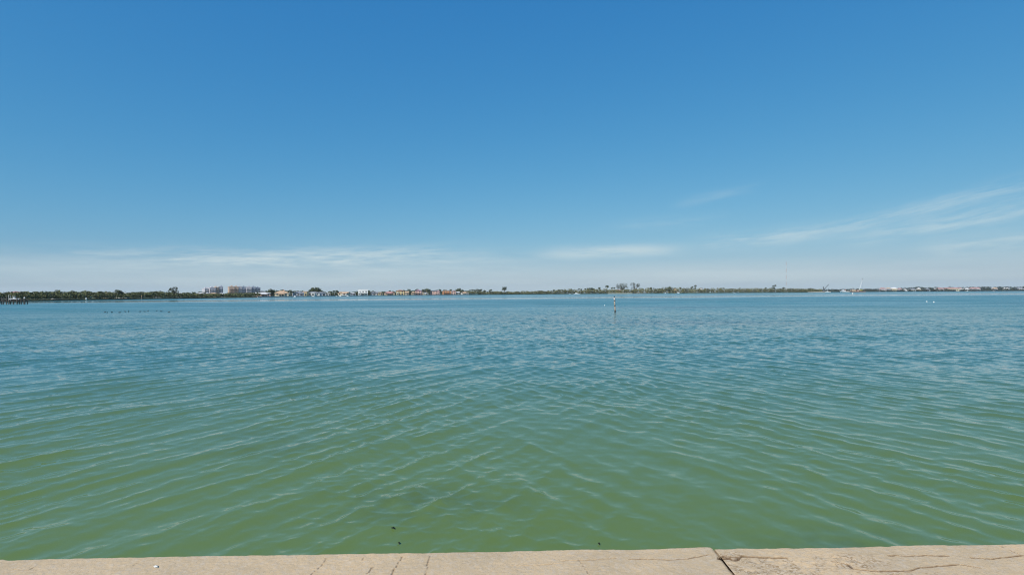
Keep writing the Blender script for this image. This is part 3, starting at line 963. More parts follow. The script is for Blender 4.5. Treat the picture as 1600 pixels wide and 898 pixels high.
house(395, 403, 456.6, 'white', 'whiteroof', 'small white house between the tan flats and the first waterfront house', back=26)

# flats
def flats(loc_px, D, blocks, label, jit=0.0):
    X = (loc_px - 800) / F * D
    t = thing('apartment_building', (X, D, LAND_Z), label, 'building', math.atan2(-X, D) + R(jit))
    k = D / F
    for (a, b, pt, wall, dep, bays) in blocks:
        h = top_z((a + b) / 2, pt, D) - LAND_Z
        w = (b - a) * k
        x = ((a + b) / 2 - loc_px) * k
        bl = MB().box(x, dep / 2, -.3, w, 14, h + .3).build('wall', wall, t)
        MB().box(x, dep / 2, h + .002, w + .5, 14.5, .5).build('parapet', wall, bl)
        MB().box(x + w * .1, dep / 2 + 2, h + .504, min(4, w * .3), 4, 2.0).build('stair_head', wall, bl)
        fl = int(h / 3.1)
        fy = dep / 2 - 7
        for s_ in range(fl):
            z = s_ * 3.1 + .3
            for i in range(bays):
                bx = x - w / 2 + w * (i + .5) / bays
                bw = w / bays * .50
                wn = MB().box(bx, fy - .02, z + .5, bw, .16, 1.6).build('window', 'glass', t)
            MB().box(x, fy - .75, z - .12, w * .96, 1.4, .2).build('balcony', wall, t)
    return t


flats(334, 950, [(320, 326, 450.8, 'lilac', 6, 3), (326, 335, 449.8, 'lilac', 0, 4), (335, 340, 449, 'condo', 5, 2)], 'lower grey lilac block of flats behind the mangroves', 20)
flats(344, 960, [(340, 341.8, 447.8, 'white', 0, 1), (341.8, 348, 447.6, 'slate', 1, 3)], 'slim tower of flats, shaded side coloured slate, lit edge white')  # lit edge and shaded side put into the wall colours
flats(380, 1000, [(359.5, 367, 448, 'condo', 0, 4), (367, 372.5, 448.2, 'condo', 3, 3), (372.5, 378, 447.9, 'lilac', 7, 3), (378, 384, 448.4, 'slate', 9, 3), (384, 391.5, 448.5, 'lilac', 4, 4), (391.5, 398, 448.4, 'slate', 8, 3), (398, 404.5, 449.2, 'slate', 10, 3)], 'long stepped block of flats above the mangroves, coloured tan where lit, grey where shaded', 12)  # sunlit left and shaded right painted as tan, lilac and slate walls

# the waterfront row, left to right
house(401, 421.5, 456.4, 'pink', 'whiteroof', 'long low waterfront house with white hip roof and pinkish walls', back=14, jit=6, porch=True)
house(404, 413, 453.6, 'lilac', 'greyroof', 'grey house upper floor behind the white hip roof', st=2, back=60)
house(430, 451, 454.2, 'cream', 'tanroof', 'wide house with a tan hip roof and columned front', back=16, jit=-4, porch=True, chimney=True)
house(457, 474, 455.4, 'greywall', 'greyroof', 'blue-grey house right of the palm tuft', st=2, back=20, jit=10, wing=(.2, .4, .75, 'gable', 'greyroof', 'greywall'))
house(474, 481, 454.8, 'yellow', 'tanroof', 'narrow house with a bright yellow gable wall', 'gable', st=2, back=22, jit=-15)
house(480.5, 499.5, 455.6, 'white', 'greyroof', 'long grey-roofed house with white walls under the domed tree', st=1, back=20, wing=(-.05, .28, .8, 'flat', 'white', 'white'))
house(494, 509, 456, 'rose' if False else 'lilac', 'greyroof', 'dim lilac house under the right edge of the domed tree', back=16, jit=12)
house(511, 516, 457.6, 'white', 'whiteroof', 'small bright white block left of the tall palms', 'flat', back=12)
house(529, 546, 455.8, 'cream', 'tanroof', 'house with steep pale orange roof planes', 'gable', back=18, jit=-20, wing=(.22, .4, .8, 'gable', 'tanroof', 'white'))
house(546.5, 556, 457.2, 'slate', 'whiteroof', 'low house with a pale flat roof over a dark wall', back=16)
house(559.5, 575, 452, 'white', 'white', 'big white flat-roofed house with stacked terraces', 'flat', st=2, back=18, deep=12, terrace=True, wing=(-.36, .26, .62, 'flat', 'white', 'white'))
house(579, 586.5, 455.8, 'greywall', 'greyroof', 'small pale blue-grey house right of the narrow dark tree', st=1, back=18)
house(585, 592.5, 454.8, 'lilac', 'greyroof', 'grey-roofed house left of the small yellow house', back=28)
house(591, 597.5, 456.2, 'yellow', 'tanroof', 'small yellow house right of the grey-roofed one', back=16)
house(600, 617, 455.2, 'tan', 'rose', 'single-storey house under a wide rose red hip roof', back=18, porch=True)
house(619, 631.5, 452.9, 'yellow', 'terracotta', 'two-storey yellow house with red hip roof', st=2, back=20, wing=(-.36, .26, .7, 'flat', 'cream', 'cream'), jit=5)
house(632.5, 639, 455, 'cream', 'tanroof', 'narrow pale cream house front among dark trees', 'gable', st=1, back=24)
house(642, 649, 455.4, 'tan', 'tanroof', 'small tan house left of the mauve roof', back=26)
house(649, 659, 452.4, 'pink', 'mauve', 'two-storey house with mauve tiled roof', st=2, back=22, jit=-8, terrace=True)
house(657.5, 666, 453.6, 'tan', 'tanroof', 'tan house tight against the mauve-roofed one', st=2, back=30, jit=10)
house(661, 669, 457.4, 'cream', 'whiteroof', 'low white boathouse in front of the tan house', back=8)
house(671.5, 688, 453.2, 'pink', 'greyroof', 'wide pink two-storey house under a grey roof', st=2, back=22, wing=(.28, .26, .85, 'hip', 'rose', 'pink'))
house(691, 704.5, 453.4, 'orange', 'tanroof', 'deep orange two-storey house', st=2, back=22, jit=6, terrace=True)
house(705, 712.5, 454, 'pink', 'rose', 'pale pink house right of the orange one', st=2, back=22)
house(711.5, 718, 455.6, 'cream', 'whiteroof', 'cream house with a sloping pale roof below the tall dark tree', 'gable', back=20, jit=25)
house(720, 733, 455.8, 'white', 'tanroof', 'last house of the row, low and white', back=16, jit=-6, porch=True)

# peninsula house with its white terrace wall
house(963.5, 970.5, 452.4, 'pink', 'rose', 'reddish house left part of the peninsula homestead', 'gable', st=2, back=22)
house(970.5, 977, 453.4, 'white', 'whiteroof', 'white house on the peninsula below the ragged trees', back=14, st=1)
house(1051, 1058, 450.8, 'tan', 'tanroof', 'tan roof showing among the peninsula shrubs', back=16, deep=9)
house(1092, 1097.5, 450.2, 'white', 'whiteroof', 'white gable above the middle of the peninsula shrubs', 'gable', back=24)


def shore_wall(px0, px1, h, mat, label, name='seawall', off=.0, n=8, th=.6):
    mb = MB()
    xs = np.linspace(px0, px1, n)
    for a, b in zip(xs[:-1], xs[1:]):
        p, q = shp(a, off), shp(b, off)
        m = (p + q) / 2
        mb.box(m.x, m.y, -.5, (q - p).length, th, h + .5, math.atan2(q.y - p.y, q.x - p.x))
    return tag(mb.build(name, mat), label, 'seawall')


shore_wall(402, 733, .95, 'concrete', 'low concrete seawall along the foot of the waterfront houses', n=14)
shore_wall(950, 988, 1.5, 'cream', 'white retaining wall in front of the peninsula house', n=5)

mb = MB()
pts = [(986, -1), (996, -3), (1006, -2), (1015, 2), (1015, 14), (986, 14)]
vv = [shp(a, b, -.1 if b < 5 else 1.5) for a, b in pts]
mb.add(vv, [(0, 1, 2, 3, 4, 5)])
tag(mb.build('beach', 'sand'), None, None, None, 'structure')
mb = MB()
for a, b in ((1262, 1272), (1272, 1284), (1284, 1298)):
    vv = [shp(a, -6, -.1), shp(b, -6, -.1), shp(b, 4, 1.3), shp(a, 4, 1.3), shp(a, 40, 1.9), shp(b, 40, 1.9)]
    mb.add(vv, [(0, 1, 2, 3), (3, 2, 5, 4)])
tag(mb.build('sand_spit', 'sand'), None, None, None, 'structure')


# ---- distant houses at the right
def far_house(px0, px1, pt, wall, roof, label, back=6, kind='hip', st=2):
    px = (px0 + px1) / 2
    D = FAR_D + back
    w = (px1 - px0) / F * D
    X = (px - 800) / F * D
    zt = top_z(px, pt, D) - LAND_Z
    t = thing('house', (X, D, LAND_Z), label, 'house', math.atan2(-X, D))
    e = max(3.0, zt - 3.4)
    MB().box(0, 0, -.3, w * .95, 10, e + .3).build('wall', wall, t)
    if kind == 'flat': MB().box(0, 0, e + .002, w, 10.6, max(.5, zt - e)).build('roof', roof, t)
    else: MB().hip(0, 0, e + .002, w, 11.4, zt - e).build('roof', roof, t)
    n = max(2, int(w / 5))
    for s_ in range(2 if e > 5.5 else 1):
        for i in range(n):
            MB().box(-w * .45 + w * .9 * (i + .5) / n, -5.03, .9 + s_ * 2.9, min(2.2, w / n * .6), .14, 1.5).build('window', 'glass', t)


far_house(1374, 1384, 449.4, 'lilac', 'rose', 'pinkish house leftmost on the distant shore, right of the barge')
far_house(1384, 1392, 449.2, 'greywall', 'tanroof', 'tan-roofed grey distant house second right of the barge', 10)
far_house(1392, 1401, 448.9, 'cream', 'whiteroof', 'taller pale distant house with white roof, third right of the barge')
far_house(1402, 1409, 449.8, 'lilac', 'rose', 'small pinkish distant house left of the long white ones')
far_house(1411, 1417, 451.4, 'white', 'whiteroof', 'low white distant house nearest the water', -2)
far_house(1417, 1430, 450.4, 'white', 'greyroof', 'long white distant house left of the rounded tree clump')
far_house(1432, 1438.5, 449.6, 'cream', 'whiteroof', 'pale distant house with a peaked white roof under the tree clump')
far_house(1440, 1452, 450.8, 'greywall', 'greyroof', 'long low grey distant house right of the tree clump')
far_house(1458.5, 1462, 450.2, 'white', 'whiteroof', 'tiny bright white distant house standing alone')
far_house(1463, 1474, 449.6, 'lilac', 'rose', 'distant house with long dull red roof right of the tiny white one')
far_house(1475, 1496, 449.2, 'cream', 'rose', 'longest dull red roof on the distant shore, under the lone tree')
far_house(1497, 1503, 449, 'white', 'rose', 'small white distant house right of the long red roof')
far_house(1504, 1514, 450, 'white', 'whiteroof', 'white distant house with a low pitched roof')
far_house(1516, 1530, 448.8, 'lilac', 'rose', 'dark distant house with dull red roof near the right edge')
far_house(1550, 1558, 449, 'lilac', 'tanroof', 'pale pink distant house near the right edge')
far_house(1568, 1576, 449.2, 'white', 'whiteroof', 'white distant house second from the right edge')
far_house(1588, 1598, 449.2, 'white', 'greyroof', 'white distant house at the right edge')


# ---- mast
def mast():
    D = 1350
    X = (1229 - 800) / F * D
    H = top_z(1229, 409, D) - LAND_Z
    t = thing('radio_mast', (X, D, LAND_Z), 'tall thin red and white lattice mast behind the peninsula', 'mast')
    n = 9
    for k in range(n):
        z0, z1 = H * k / n, H * (k + 1) / n
        def legs(z):
            r = 1.5 - .7 * z / H
            return [Vector((r * math.cos(a), r * math.sin(a), z)) for a in (0.3, 2.39, 4.49)]
        mb = MB()
        m = 4
        for j in range(m):
            A, B = legs(z0 + (z1 - z0) * j / m), legs(z0 + (z1 - z0) * (j + 1) / m)
            for i in range(3):
                mb.tube(A[i], B[i], .085, n=4)
                mb.tube(A[i], B[(i + 1) % 3], .045, n=4)
                mb.tube(B[i], B[(i + 1) % 3], .04, n=4)
        mb.build('mast_section', 'fadedred' if k % 2 == 0 else 'palesteel', t)
    MB().tube((0, 0, H), (0, 0, H + 2.5), .08).build('antenna', 'palesteel', t)
    MB().box(0, 0, -.5, 4, 4, .9).build('footing', 'concrete', t)

mast()


# ---- derrick on the sand spit
def derrick():
    D = shore(1287) + 2
    k = D / F
    X = (1287 - 800) * k
    t = thing('derrick_crane', (X, D, 1.0), 'dark derrick crane with raised diagonal boom on the sandy tip', 'crane')
    MB().box(0, 0, 0, 6, 5, .8).build('base', 'rust', t)
    cab = MB().box(-.4, 0, .802, 4.2, 3.6, 3.2).build('cab', 'steel', t)
    MB().box(.9, -1.83, 2.0, 1.3, .1, 1.2).build('window', 'glass', cab)
    mb = MB()
    h = 12.5
    for sx in (-1, 1):
        for sy in (-1, 1): mb.tube((sx * .9 - .5, sy * .9, 4.0), (sx * .6 - .5, sy * .6, h), .34, n=5)
    for j in range(6):
        z0, z1 = 4 + (h - 4) * j / 6, 4 + (h - 4) * (j + 1) / 6
        for sy in (-.7, .7): mb.tube((-1.2, sy, z0), (.2, sy, z1), .11, n=4); mb.tube((.2, sy, z0), (-1.2, sy, z1), .11, n=4)
    mb.build('mast', 'steel', t)
    tip = Vector((12.5, 0, 18.6))
    a = Vector((.8, 0, 6.5))
    mb = MB()
    for o in (Vector((0, .5, .5)), Vector((0, -.5, .5)), Vector((0, .5, -.5)), Vector((0, -.5, -.5))): mb.tube(a + o, tip + o * .5, .30, n=4)
    for j in range(9):
        p, q = a.lerp(tip, j / 9), a.lerp(tip, (j + 1) / 9)
        mb.tube(p + Vector((0, .4, .4)), q + Vector((0, .4, -.4)), .1, n=4); mb.tube(p + Vector((0, -.4, -.4)), q + Vector((0, -.4, .4)), .1, n=4)
    mb.build('boom', 'steel', t)
    MB().tube((-.5, 0, 12.4), tip, .06, n=4).build('stay', 'dark', t)
    MB().tube(tip, tip - Vector((0, 0, 6)), .06, n=4).build('hoist_line', 'dark', t)

derrick()


# ---- boats
def hull_rings(L, B, Hh, n=7):
    rings = []
    for k in range(n):
        u = k / (n - 1)
        w = B / 2 * (1 - max(0, (u - .45) / .55) ** 2.2 * .97)
        sh = Hh * (1 + .25 * u * u)
        x = -L / 2 + L * u
        kx = x - (L * .10 * max(0, (u - .6) / .4))
        rings.append([Vector((x, -w, sh)), Vector((kx, -w * .82, sh * .30)), Vector((kx, 0, 0)), Vector((kx, w * .82, sh * .30)), Vector((x, w, sh))])
    return rings


def boat(px0, px1, D, z, label, style='open', heading=0.0, group=None, hullm='gel', k=1.0, name='motor_boat'):
    px = (px0 + px1) / 2
    L = (px1 - px0) / F * D
    X = (px - 800) / F * D
    B, Hh = L * .30 * k, L * .155 * k
    t = thing(name, (X, D, z), label, 'boat', R(heading), group)
    MB().loft(hull_rings(L, B, Hh)).build('hull', hullm, t)
    MB().box(-L * .1, 0, Hh * .85, L * .5, B * .8, Hh * .2).build('deck', 'gel', t)
    if style == 'open':
        MB().box(-L * .08, 0, Hh * 1.04, L * .12, B * .35, Hh * .9).build('console', 'gel', t)
        MB().box(-L * .02, 0, Hh * 1.7, L * .015, B * .34, Hh * .5).build('windscreen', 'glass', t)
        tt = MB().box(-L * .1, 0, Hh * 2.7, L * .26, B * .7, Hh * .1).build('canopy', 'gel', t)
        for sx in (-1, 1):
            for sy in (-1, 1): MB().tube((-L * .1 + sx * L * .1, sy * B * .28, Hh), (-L * .1 + sx * L * .1, sy * B * .28, Hh * 2.72), L * .008).build('post', 'palesteel', tt)
    else:
        c = MB().box(-L * .05, 0, Hh * 1.04, L * .42, B * .72, Hh * .95).build('cabin', 'gel', t)
        MB().box(L * .02, 0, Hh * 1.45, L * .285, B * .732, Hh * .35).build('cabin_window', 'glass', c)
        fb = MB().box(-L * .1, 0, Hh * 2.0, L * .22, B * .6, Hh * .5).build('flybridge', 'gel', t)
        MB().box(-L * .1, 0, Hh * 3.1, L * .24, B * .6, Hh * .08).build('canopy', 'blue', fb)
        for sx in (-1, 1):
            for sy in (-1, 1): MB().tube((-L * .1 + sx * L * .09, sy * B * .25, Hh * 2.4), (-L * .1 + sx * L * .09, sy * B * .25, Hh * 3.12), L * .006).build('post', 'palesteel', fb)
    MB().box(-L * .53, 0, Hh * .1, L * .06, B * .22, Hh * 1.1).build('outboard_engine', 'dark', t)
    return t


boat(457.5, 463.5, shore(460) - 9, -.25, 'white motorboat moored below the palm tuft', 'cabin', 160)
boat(487, 492.5, shore(490) - 9, -.25, 'white cabin boat in front of the long grey-roofed house', 'cabin', 15)
boat(524, 528, shore(526) - 9, -.25, 'small white boat below the tall palms', 'open', 10)
boat(529, 534, shore(531) - 12, -.25, 'white boat left below the pale orange roof', 'cabin', 170)
boat(541, 546, shore(543) - 10, -.25, 'white boat right below the pale orange roof', 'cabin', 5)
boat(888.5, 892, shore(890) - 20, -.3, 'small pale boat left of the long white motorboat', 'open', 200)
boat(896, 907, shore(901) - 22, -.3, 'long low white motorboat moored off the green bushes', 'cabin', 4, k=.55)
boat(1037, 1043.5, shore(1040) - 14, -.3, 'low greenish white boat below the brownish tree', 'open', 2, k=.6)
boat(1057, 1062, shore(1060) - 12, -.3, 'white boat with tall console right of the brownish tree', 'cabin', 175)
boat(1145.5, 1149.5, shore(1147) - 10, -.3, 'tiny white boat against the middle peninsula shrubs', 'open', 0, k=.7)
boat(1288, 1296, shore(1292) - 12, -.3, 'white boat beached by the derrick on the tip', 'cabin', 185, k=.7)

# ---- dock at the left with its pilings and the boat on the lift
DD = 158
def dock():
    k = DD / F
    X0 = (0 - 800) * k
    t = thing('dock', (X0, DD, 0), 'dark timber dock at the left edge on bare pilings', 'dock', R(-4))
    for i in range(26):
        MB().box(-12 + i * .72, 1.2, 1.02 + .012 * math.sin(i * 1.7), .66, 3.0, .07).build('plank', 'wood', t)
    for y in (0, 2.3): MB().box(-3, y, .78, 18.6, .14, .23).build('beam', 'wood', t)
    rg = np.random.default_rng(5)
    for i, (px, tp) in enumerate([(-42, 463), (-28, 462), (-14, 463), (1, 463.5), (6.5, 464), (12.5, 463), (16, 469), (24, 470), (30, 464.5)]):
        x = px * k
        h = P(px, tp, DD).z
        MB().tube((x, -.25 + rg.normal() * .05, -1.5), (x + rg.normal() * .05, -.2, h), .135, .12, 8).build('piling', 'wood', t)
        MB().tube((x + .3, 2.7, -1.5), (x + .3, 2.65, h - .3), .135, .12, 8).build('piling', 'wood', t)
    for px, tp in ((9, 460.5), (11.5, 461)):
        MB().tube((px * k, 1.0, 1.1), (px * k, 1.0, P(px, tp, DD).z), .045).build('lift_pole', 'palesteel', t)
    for px in (19, 27): MB().tube((px * k, -.2, 1.0), (px * k, 4.5, 1.0), .08).build('lift_beam', 'steel', t)

dock()
boat(16, 31, DD + 1.8, 1.35, 'white boat raised on the lift at the dock', 'open', 4, k=.85)
for px, tp, mt, lb in ((38.5, 466, 'rust', 'reddish brown mooring pile right of the dock'), (33, 467, 'wood', 'short dark mooring pile nearest the dock end')):
    k = DD / F
    o = MB().tube((0, 0, -1.5), (.05, 0, P(px, tp, DD).z), .17, .15, 8)
    o.tube((.05, 0, P(px, tp, DD).z), (.05, 0, P(px, tp, DD).z + .12), .17, .05, 8)
    o = o.build('mooring_pile', mt); o.location = ((px - 800) * k, DD, 0)
    tag(o, lb, 'piling', 'mooring piles by the dock')
k = DD / F
t = thing('mooring_pile', ((43 - 800) * k, DD - 1, 0), 'outermost mooring pile with a white cap, right of the dock', 'piling', 0, 'mooring piles by the dock')
zt = P(43, 465.5, DD).z
MB().tube((0, 0, -1.5), (0, 0, zt), .2, .18, 8).build('post', 'wood', t)
MB().tube((0, 0, zt), (0, 0, zt + .35), .24, .04, 8).build('cap', 'white', t)

# ---- white marker ball and the thin channel marker
D = shore(135) - 20
t = thing('marker_buoy', ((134.8 - 800) / F * D, D, 0), 'white ball marker in front of the left mangroves', 'buoy')
zc = P(134.8, 466.6, D).z
MB().tube((0, 0, -1), (0, 0, zc - .2), .05).build('pole', 'palesteel', t)
mb = MB()
mb.loft([[Vector((.42 * math.sin(a) * math.cos(b), .42 * math.sin(a) * math.sin(b), zc - .42 * math.cos(a))) for b in np.linspace(0, 2 * math.pi, 12, endpoint=False)] for a in np.linspace(.05, 3.09, 9)])
mb.build('ball', 'white', t, True)
D = shore(221) - 10
t = thing('channel_marker', ((221.5 - 800) / F * D, D, 0), 'thin pale pole with an orange board in front of the mangroves', 'marker')
zt = P(221.5, 461.5, D).z
MB().tube((0, 0, -1), (0, 0, zt), .12, .10).build('pole', 'palewood', t)
MB().box(0, -.16, zt - .7, .5, .06, .6).build('board', 'orangepaint', t)

# ---- small floats far out
for px, py, s_, lb in ((1332, 459.2, .6, 'white float on the pale calm streak in front of the barge'), (1459, 472.4, .14, 'bright white float alone at the right, under the distant houses'), (1448, 471.6, .14, 'dull pale float just left of the bright white one'), (944.8, 477.4, .10, 'tiny white float left of the post with the bird')):
    p = W(px, py)
    r = s_
    mb = MB()
    mb.loft([[Vector((r * math.sin(a) * math.cos(b), r * math.sin(a) * math.sin(b), r * .35 - r * math.cos(a))) for b in np.linspace(0, 2 * math.pi, 10, endpoint=False)] for a in np.linspace(.05, 2.6, 7)] +
            [[Vector((r * .12 * math.cos(b), r * .12 * math.sin(b), r * 1.75)) for b in np.linspace(0, 2 * math.pi, 10, endpoint=False)]])
    o = mb.build('float_buoy', 'white', None, True)
    o.location = p
    tag(o, lb, 'buoy', 'small floats on the bay')

# ---- work barge, its crane and the tug
D = 1350
k = D / F
X = (1339 - 800) * k
t = thing('work_barge', (X, D, 0), 'brown work barge loaded with gear, in front of the distant shore', 'barge')
MB().loft([[Vector((x, y, z)) for y, z in ((-6, .4), (-6, 2.4), (6, 2.4), (6, .4))] for x in (-18.5,)] +
          [[Vector((x, y, z)) for y, z in ((-6, -.8), (-6, 2.4), (6, 2.4), (6, -.8))] for x in (-15, 15)] +
          [[Vector((18.5, y, z)) for y, z in ((-6, .4), (-6, 2.4), (6, 2.4), (6, .4))]]).build('hull', 'rust', t)
MB().box(-11, 0, 2.402, 9, 8, 4.2).build('deckhouse', 'tan', t)
MB().hip(-11, 0, 6.604, 9.6, 8.6, 1.2).build('deckhouse_roof', 'whiteroof', t)
for i in range(3): MB().box(-14 + i * 3, -4.03, 3.8, 1.4, .1, 1.3).build('window', 'glass', t)
rg = np.random.default_rng(9)
for i in range(5): MB().box(-4 + i * 2.6, rg.uniform(-3, 1), 2.402, 2.3, 3.5, rg.uniform(1.6, 3.6)).build('cargo_stack', ('tan', 'rust', 'pink', 'palewood', 'rust')[i], t)
for sx in (-17.5, 17.5): MB().tube((sx, -5, 2.4), (sx, -5, 9), .35).build('spud', 'rust', t)
t = thing('crane', (X + 8.5, D, 2.4), 'yellow green crane on the barge with a faint pale raised boom', 'crane')
MB().box(0, 0, 0, 6.5, 5, 1.2).build('track_base', 'dark', t)
c = MB().box(.6, 0, 1.202, 6.0, 4.2, 3.0).build('cab', 'safety', t)
MB().box(2.2, -2.13, 2.4, 1.8, .1, 1.4).build('window', 'glass', c)
MB().box(4.0, 0, 1.5, 1.6, 3.8, 2.0).build('counterweight', 'safety', t)
tip = Vector((6.2, 0, P(1347.5, 436, D).z - 2.4)); a = Vector((-2.6, 0, 2.5))
mb = MB()
for o in (Vector((.6, .6, 0)), Vector((-.6, .6, 0)), Vector((.6, -.6, 0)), Vector((-.6, -.6, 0))): mb.tube(a + o, tip + o * .5, .26, n=4)
for j in range(14):
    p, q = a.lerp(tip, j / 14), a.lerp(tip, (j + 1) / 14)
    for y in (-.5, .5): mb.tube(p + Vector((-.5, y, 0)), q + Vector((.5, y, 0)), .1, n=4)
mb.build('boom', 'palesteel', t)
MB().box(tip.x, 0, tip.z - .3, 1.6, 1.2, 1.6).build('boom_head', 'steel', t)
MB().tube(tip, Vector((tip.x, 0, 8)), .06, n=4).build('hoist_line', 'dark', t)
X = (1320.5 - 800) * k
t = thing('tug_boat', (X, D + 4, -.4), 'white and blue tug boat lying left of the barge', 'boat', R(180))
MB().loft(hull_rings(25, 7, 3.0)).build('hull', 'gel', t)
MB().box(0, 0, 2.7, 20, 5.4, .4).build('deck', 'blue', t)
c = MB().box(2, 0, 3.102, 9, 4.6, 2.4).build('deckhouse', 'gel', t)
for i in range(4): MB().box(-1 + i * 2, 2.33, 3.8, 1.2, .1, 1.0).build('window', 'glass', c)
w_ = MB().box(3, 0, 5.504, 4, 3.6, 2.2).build('wheelhouse', 'gel', t)
MB().box(3, 0, 6.3, 4.06, 3.66, .9).build('window_band', 'glass', w_)
MB().tube((-3.5, 0, 3.1), (-3.5, 0, 8.2), .8, .7, 8).build('funnel', 'red', t)
MB().tube((3, 0, 7.7), (3, 0, 11.5), .12).build('mast', 'palesteel', t)
MB().box(-8.5, 0, 3.102, 4, 3, 1.4).build('winch', 'rust', t)

# ---- leaning post with the bird on it
p0 = W(961.2, 487.5)
D = p0.y
k = D / F
zt = P(960, 470.6, D).z
t = thing('marker_post', p0, 'short weathered leaning post standing alone in the bay', 'post')
mb = MB()
tipx = -.09
mb.path([Vector((.05, 0, -1.2)), Vector((0, 0, 0)), Vector((tipx * .5 + .01, 0, zt * .5)), Vector((tipx, 0, zt))], [.10, .10, .092, .088], 10)
mb.build('shaft', 'palewood', t, True)
MB().tube((0.012, 0, -.5), (-.002, 0, .17), .107, .104, 10).build('waterline_growth', 'dark', t, True)
# bird: one lofted body, breast pale, head and back dark
zb = zt
def ring(c, rx, ry, n=12, tilt=0.0):
    return [Vector((c[0] + rx * math.cos(a), c[1] + ry * math.sin(a), c[2] + rx * math.cos(a) * tilt)) for a in np.linspace(0, 2 * math.pi, n, endpoint=False)]
mb = MB()
rings = [ring((.13, .02, -.10), .012, .03), ring((.09, .01, .02), .035, .05), ring((.04, 0, .12), .085, .085), ring((.015, 0, .24), .115, .11), ring((.0, 0, .36), .11, .105),
         ring((-.005, 0, .45), .075, .075), ring((.0, 0, .50), .052, .055), ring((.005, 0, .55), .062, .06), ring((.01, 0, .60), .058, .056), ring((.01, 0, .635), .03, .03), ring((.01, 0, .65), .006, .006)]
mb.loft(rings)
n = 12
mi = []
for kx in range(len(rings) - 1):
    for i in range(n):
        a = 2 * math.pi * (i + .5) / n
        front = math.cos(a - math.pi * 1.12) > .05          # breast turned left and towards us
        mi.append(1 if (kx >= 5 or kx <= 1 or not front) else 0)
mi += [1, 1]
mb.mi = mi
mb.cur = 1
mb.tube((.05, -.03, .60), (.13, -.09, .575), .018, .004)      # bill
for sy in (-.04, .04): mb.tube((.0, sy, .12), (-.01, sy - .01, -.005), .016, .02, 5)
o = mb.build('perched_bird', [pm('pale_breast', (.58, .56, .53), .8, .1, 20), pm('dark_plumage', (.045, .04, .038), .8, .3, 20)], None, True)
o.location = (p0.x + tipx, p0.y, zb)
o.rotation_euler = (0, 0, 0)
tag(o, 'bird with dark head and white breast perched on the leaning post', 'bird')

# ---- a raft of water birds, left
mb = MB()
def r2(x, ry, rz, z): return [Vector((x, ry * math.cos(a), z + rz * math.sin(a))) for a in np.linspace(0, 2 * math.pi, 8, endpoint=False)]
mb.loft([r2(-.24, .01, .01, .10), r2(-.17, .06, .05, .07), r2(-.05, .105, .085, .05), r2(.08, .095, .08, .05), r2(.15, .05, .05, .10), r2(.165, .032, .04, .17), r2(.18, .038, .04, .23), r2(.21, .03, .03, .235), r2(.26, .012, .01, .225)])
duck = mb.build('water_bird', pm('dark_duck_plumage', (.035, .033, .032), .8, .3, 15), None, True)
for i, (px, py) in enumerate([(164, 488), (167.5, 488.4), (175, 488), (187, 488.2), (196, 487), (201, 487), (219, 487), (226.5, 487), (231, 486.4), (245, 486), (252, 486.6), (264, 488)]):
    o = duck if i == 0 else duck.copy()
    if i: COL.objects.link(o)
    p = W(px, py)
    o.location = (p.x, p.y, -.01)
    o.rotation_euler = (0, 0, (i * 2.3) % 6.28)
    o.scale = (.72, .72, .72)
    ORD = ('leftmost', 'second', 'third', 'fourth', 'fifth', 'sixth', 'seventh', 'eighth', 'ninth', 'tenth', 'eleventh', 'rightmost')
    tag(o, 'small dark water bird, ' + ORD[i] + ('' if i in (0, 11) else ' from the left') + ' in the floating line off the mangroves', 'bird', 'line of floating water birds')

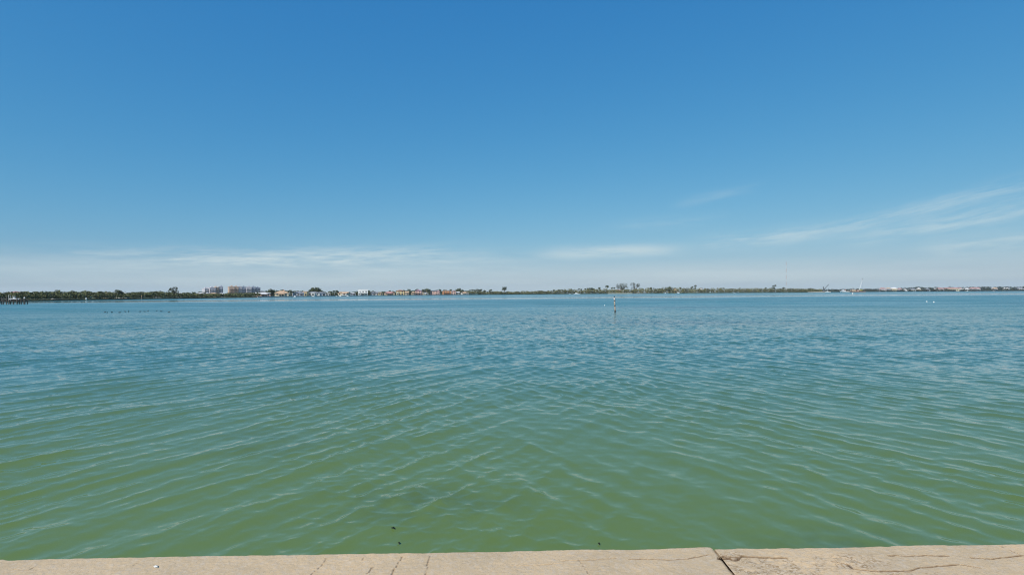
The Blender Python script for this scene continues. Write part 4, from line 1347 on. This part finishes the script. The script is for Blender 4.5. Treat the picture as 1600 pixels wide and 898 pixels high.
# ---- bird high in the sky
p = P(849.7, 175, 190)
mb = MB()
mb.loft([r2(-.20, .02, .01, 0), r2(-.10, .05, .04, 0), r2(.05, .06, .05, 0), r2(.14, .035, .035, .01), r2(.20, .03, .03, .015), r2(.26, .006, .006, .01)])
for s_ in (-1, 1):
    pts = [(.06, .05, 0), (.10, .30, .09), (.02, .55, .03)]
    vs = []
    for (x, y, z), c_ in zip(pts, (.14, .11, .02)): vs += [(x + c_ * .5, s_ * y, z + .01), (x - c_ * .5, s_ * y, z + .01), (x - c_ * .5, s_ * y, z - .01), (x + c_ * .5, s_ * y, z - .01)]
    fs = []
    for j in (0, 4): fs += [(j + a, j + (a + 1) % 4, j + 4 + (a + 1) % 4, j + 4 + a) for a in range(4)]
    mb.add(vs, fs + [(8, 9, 10, 11)])
o = mb.build('flying_bird', 'dark')
o.location = p
o.rotation_euler = (R(10), 0, R(35))
tag(o, 'tiny dark bird flying high in the clear sky', 'bird')

# ---- dark leaves drifting near the wall
for px, py, L, a, lb in ((614.3, 825, .040, -.5, 'dark drifting leaf, upper of the two near the wall'), (623.2, 845.6, .034, -1.1, 'dark drifting leaf, lower of the two near the wall'), (935.6, 843.6, .034, 1.9, 'single dark drifting leaf near the wall, right of centre')):
    p = W(px, py, .02)
    mb = MB()
    vs, fs = [], []
    for j in range(6):
        u = j / 5
        w = L * .30 * math.sin(math.pi * (.08 + .88 * u))
        x = (u - .5) * L
        zc = .012 * math.cos((u - .5) * 2.6)
        vs += [(x, -w, zc + .006), (x, 0, zc), (x, w, zc + .006), (x, 0, zc - .002)]
    for j in range(5):
        o_ = j * 4
        fs += [(o_ + a_, o_ + (a_ + 1) % 4, o_ + 4 + (a_ + 1) % 4, o_ + 4 + a_) for a_ in range(4)]
    mb.add(vs, fs + [(3, 2, 1, 0), (20, 21, 22, 23)])
    mb.tube((-L * .5, 0, .008), (-L * .75, .004, .012), .0015, n=4)
    o = mb.build('drifting_leaf', pm('wet_dead_leaf', (.035, .032, .014), .5, .3, 60), None, True)
    o.location = (p.x, p.y, water_z(p.x, p.y) + .001)
    o.rotation_euler = (0, 0, a)
    tag(o, lb, 'leaf', 'leaves drifting by the wall')

# ------------------------------------------------------------------ haze
mb = MB()
mb.box(0, 3800, -2, 17000, 8200, 112)
hz = mb.build('haze', None) if False else None
HM = bpy.data.materials.new('sea_haze')
HM.use_nodes = True
HM.node_tree.nodes.clear()
h = G(HM.node_tree)
pv = h.node('ShaderNodeVolumePrincipled')
pv.inputs['Color'].default_value = (.80, .88, .95, 1)
pv.inputs['Density'].default_value = .00008
pv.inputs['Anisotropy'].default_value = .1
ho = h.node('ShaderNodeOutputMaterial')
HM.node_tree.links.new(pv.outputs[0], ho.inputs['Volume'])
hz = mb.build('haze', HM)
tag(hz, None, None, None, 'stuff')
